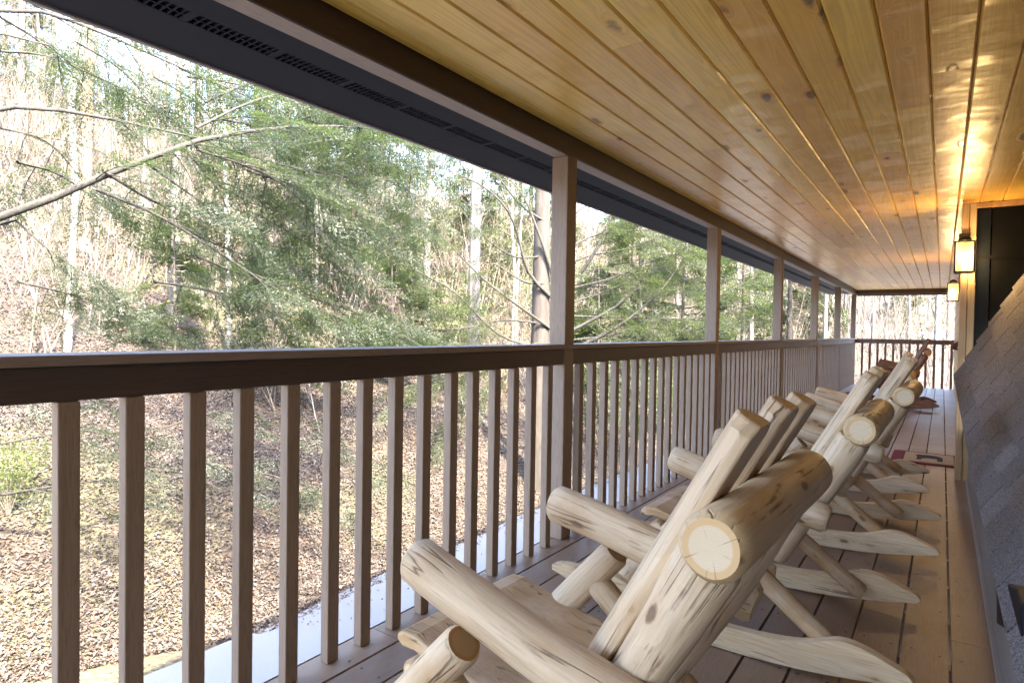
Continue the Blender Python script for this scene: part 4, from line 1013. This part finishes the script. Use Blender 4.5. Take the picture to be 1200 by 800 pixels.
# --- twiggy brush and leafy understory: one mass each
m_br, t, b = mat('brush_twigs'); g = N(t); isl = g.island()
g.put(b.inputs['Base Color'], g.ramp(isl, [(0., (0.024, 0.018, 0.014)), (.4, (0.058, 0.043, 0.031)), (.75, (0.088, 0.068, 0.048)), (1., (0.136, 0.122, 0.105))])); b.inputs['Roughness'].default_value = .9
rg = np.random.default_rng(31); Q = []
n = 0
while n < 5200:
    d_ = 17 + 68 * rg.random() ** 1.2; px = rg.uniform(-60, 1130); p = at(px, 390, d_); x, y = p.x, p.y
    if x > EX - 4 and y < 30: continue
    if 42 < y < 48 and x > -4: continue
    if px > 985 and rg.random() < .55: continue
    n += 1; z = float(terrain(x, y)); h = rg.uniform(1.2, 6.5); wd = .004 + .00045 * d_
    side = np.array([math.cos(math.atan2(y, x) + 1.57), math.sin(math.atan2(y, x) + 1.57), 0]); base = np.array([x, y, z - .1]); up = np.array([rg.normal(0, .3), rg.normal(0, .3), 1.]) * h
    mid = base + up * .5 + rg.normal(0, .08, 3) * h * .3; top = base + up
    for a_, c_, w0, w1 in ((base, mid, 1, .7), (mid, top, .7, .2)): Q.append([a_ - side * wd * w0, a_ + side * wd * w0, c_ + side * wd * w1, c_ - side * wd * w1])
    for k in range(9):
        a_ = base + up * rg.uniform(.25, .95); c_ = a_ + np.array([rg.normal(0, .5), rg.normal(0, .5), rg.uniform(0, .9)]) * h * .28; w0 = wd * .4
        Q.append([a_ - side * w0, a_ + side * w0, c_ + side * w0 * .3, c_ - side * w0 * .3])
tag(quads_obj('twiggy_brush', np.array(Q), m_br, None), 'tan twiggy brush covering the wooded slope', 'brush', kind='stuff')
m_un, t, b = mat('understory_leaves'); g = N(t); isl = g.island()
g.put(b.inputs['Base Color'], g.ramp(isl, [(0., (0.028, 0.037, 0.011)), (.35, (0.060, 0.064, 0.020)), (.65, (0.092, 0.076, 0.028)), (.85, (0.104, 0.060, 0.028)), (1., (0.120, 0.096, 0.052))])); b.inputs['Roughness'].default_value = .8
Q = []; rg = np.random.default_rng(33); k = 0
while k < 520:
    d_ = 15 + 45 * rg.random() ** 1.1; px = rg.uniform(-40, 1130) if k % 3 == 0 else rg.uniform(380, 960); p = at(px, 390, d_); x, y = p.x, p.y
    if x > EX - 3 and y < 30: continue
    if 42 < y < 48 and x > -4: continue
    k += 1; z = float(terrain(x, y)); h = rg.uniform(.5, 4.5); m_ = 110; lw = .018 + .0016 * d_
    C = np.stack([rg.normal(x, .25 * h, m_), rg.normal(y, .25 * h, m_), z + h * rg.uniform(.1, 1.1, m_)], -1); D = rg.normal(0, 1, (m_, 3)); D /= np.linalg.norm(D, axis=1)[:, None]
    S = np.cross(D, rg.normal(0, 1, (m_, 3))); S /= np.linalg.norm(S, axis=1)[:, None]
    Q.append(np.stack([C - D * lw, C + S * lw * .5, C + D * lw, C - S * lw * .5], 1))
tag(quads_obj('understory', np.concatenate(Q), m_un, None), 'yellow green and rust understory leaves among the trunks', 'undergrowth', kind='stuff')

# --- fallen leaves and low green on the slope: nobody could count these
m_leaf, t, b = mat('dead_leaves'); g = N(t); isl = g.island()
col = g.ramp(isl, [(0., (0.036, 0.023, 0.017)), (.35, (0.058, 0.042, 0.032)), (.7, (0.077, 0.058, 0.046)), (1., (0.103, 0.084, 0.070))]); g.put(b.inputs['Base Color'], col); b.inputs['Roughness'].default_value = .8
n = 360000; rg = np.random.default_rng(9)
dist = 7 + 23 * rg.random(n) ** 1.4; ang = rg.uniform(R(-2), R(82), n)
lx = -dist * np.cos(ang); ly = dist * np.sin(ang) + .2
ok = lx < EX + .15 + rg.exponential(.25, n) * (rg.random(n) < .15); lx, ly = lx[ok], ly[ok]; n = len(lx)
C = np.stack([lx, ly, terrain(lx, ly) + rg.uniform(.005, .05, n)], -1)
yaw = rg.uniform(0, 6.28, n); L_ = rg.uniform(.010, .026, n) * (1 + .02 * np.hypot(lx, ly)); tl = rg.normal(0, .45, (n, 2))
D = np.stack([np.cos(yaw), np.sin(yaw), tl[:, 0]], -1); S = np.stack([-np.sin(yaw), np.cos(yaw), tl[:, 1]], -1)
Q = np.stack([C - D * L_[:, None], C + S * L_[:, None] * .5 + [0, 0, .006], C + D * L_[:, None], C - S * L_[:, None] * .5 + [0, 0, .006]], 1)
tag(quads_obj('fallen_leaves', Q, m_leaf, None), 'brown fallen leaves covering the slope beyond the driveway', 'leaves', kind='stuff')
print('leaves', n)
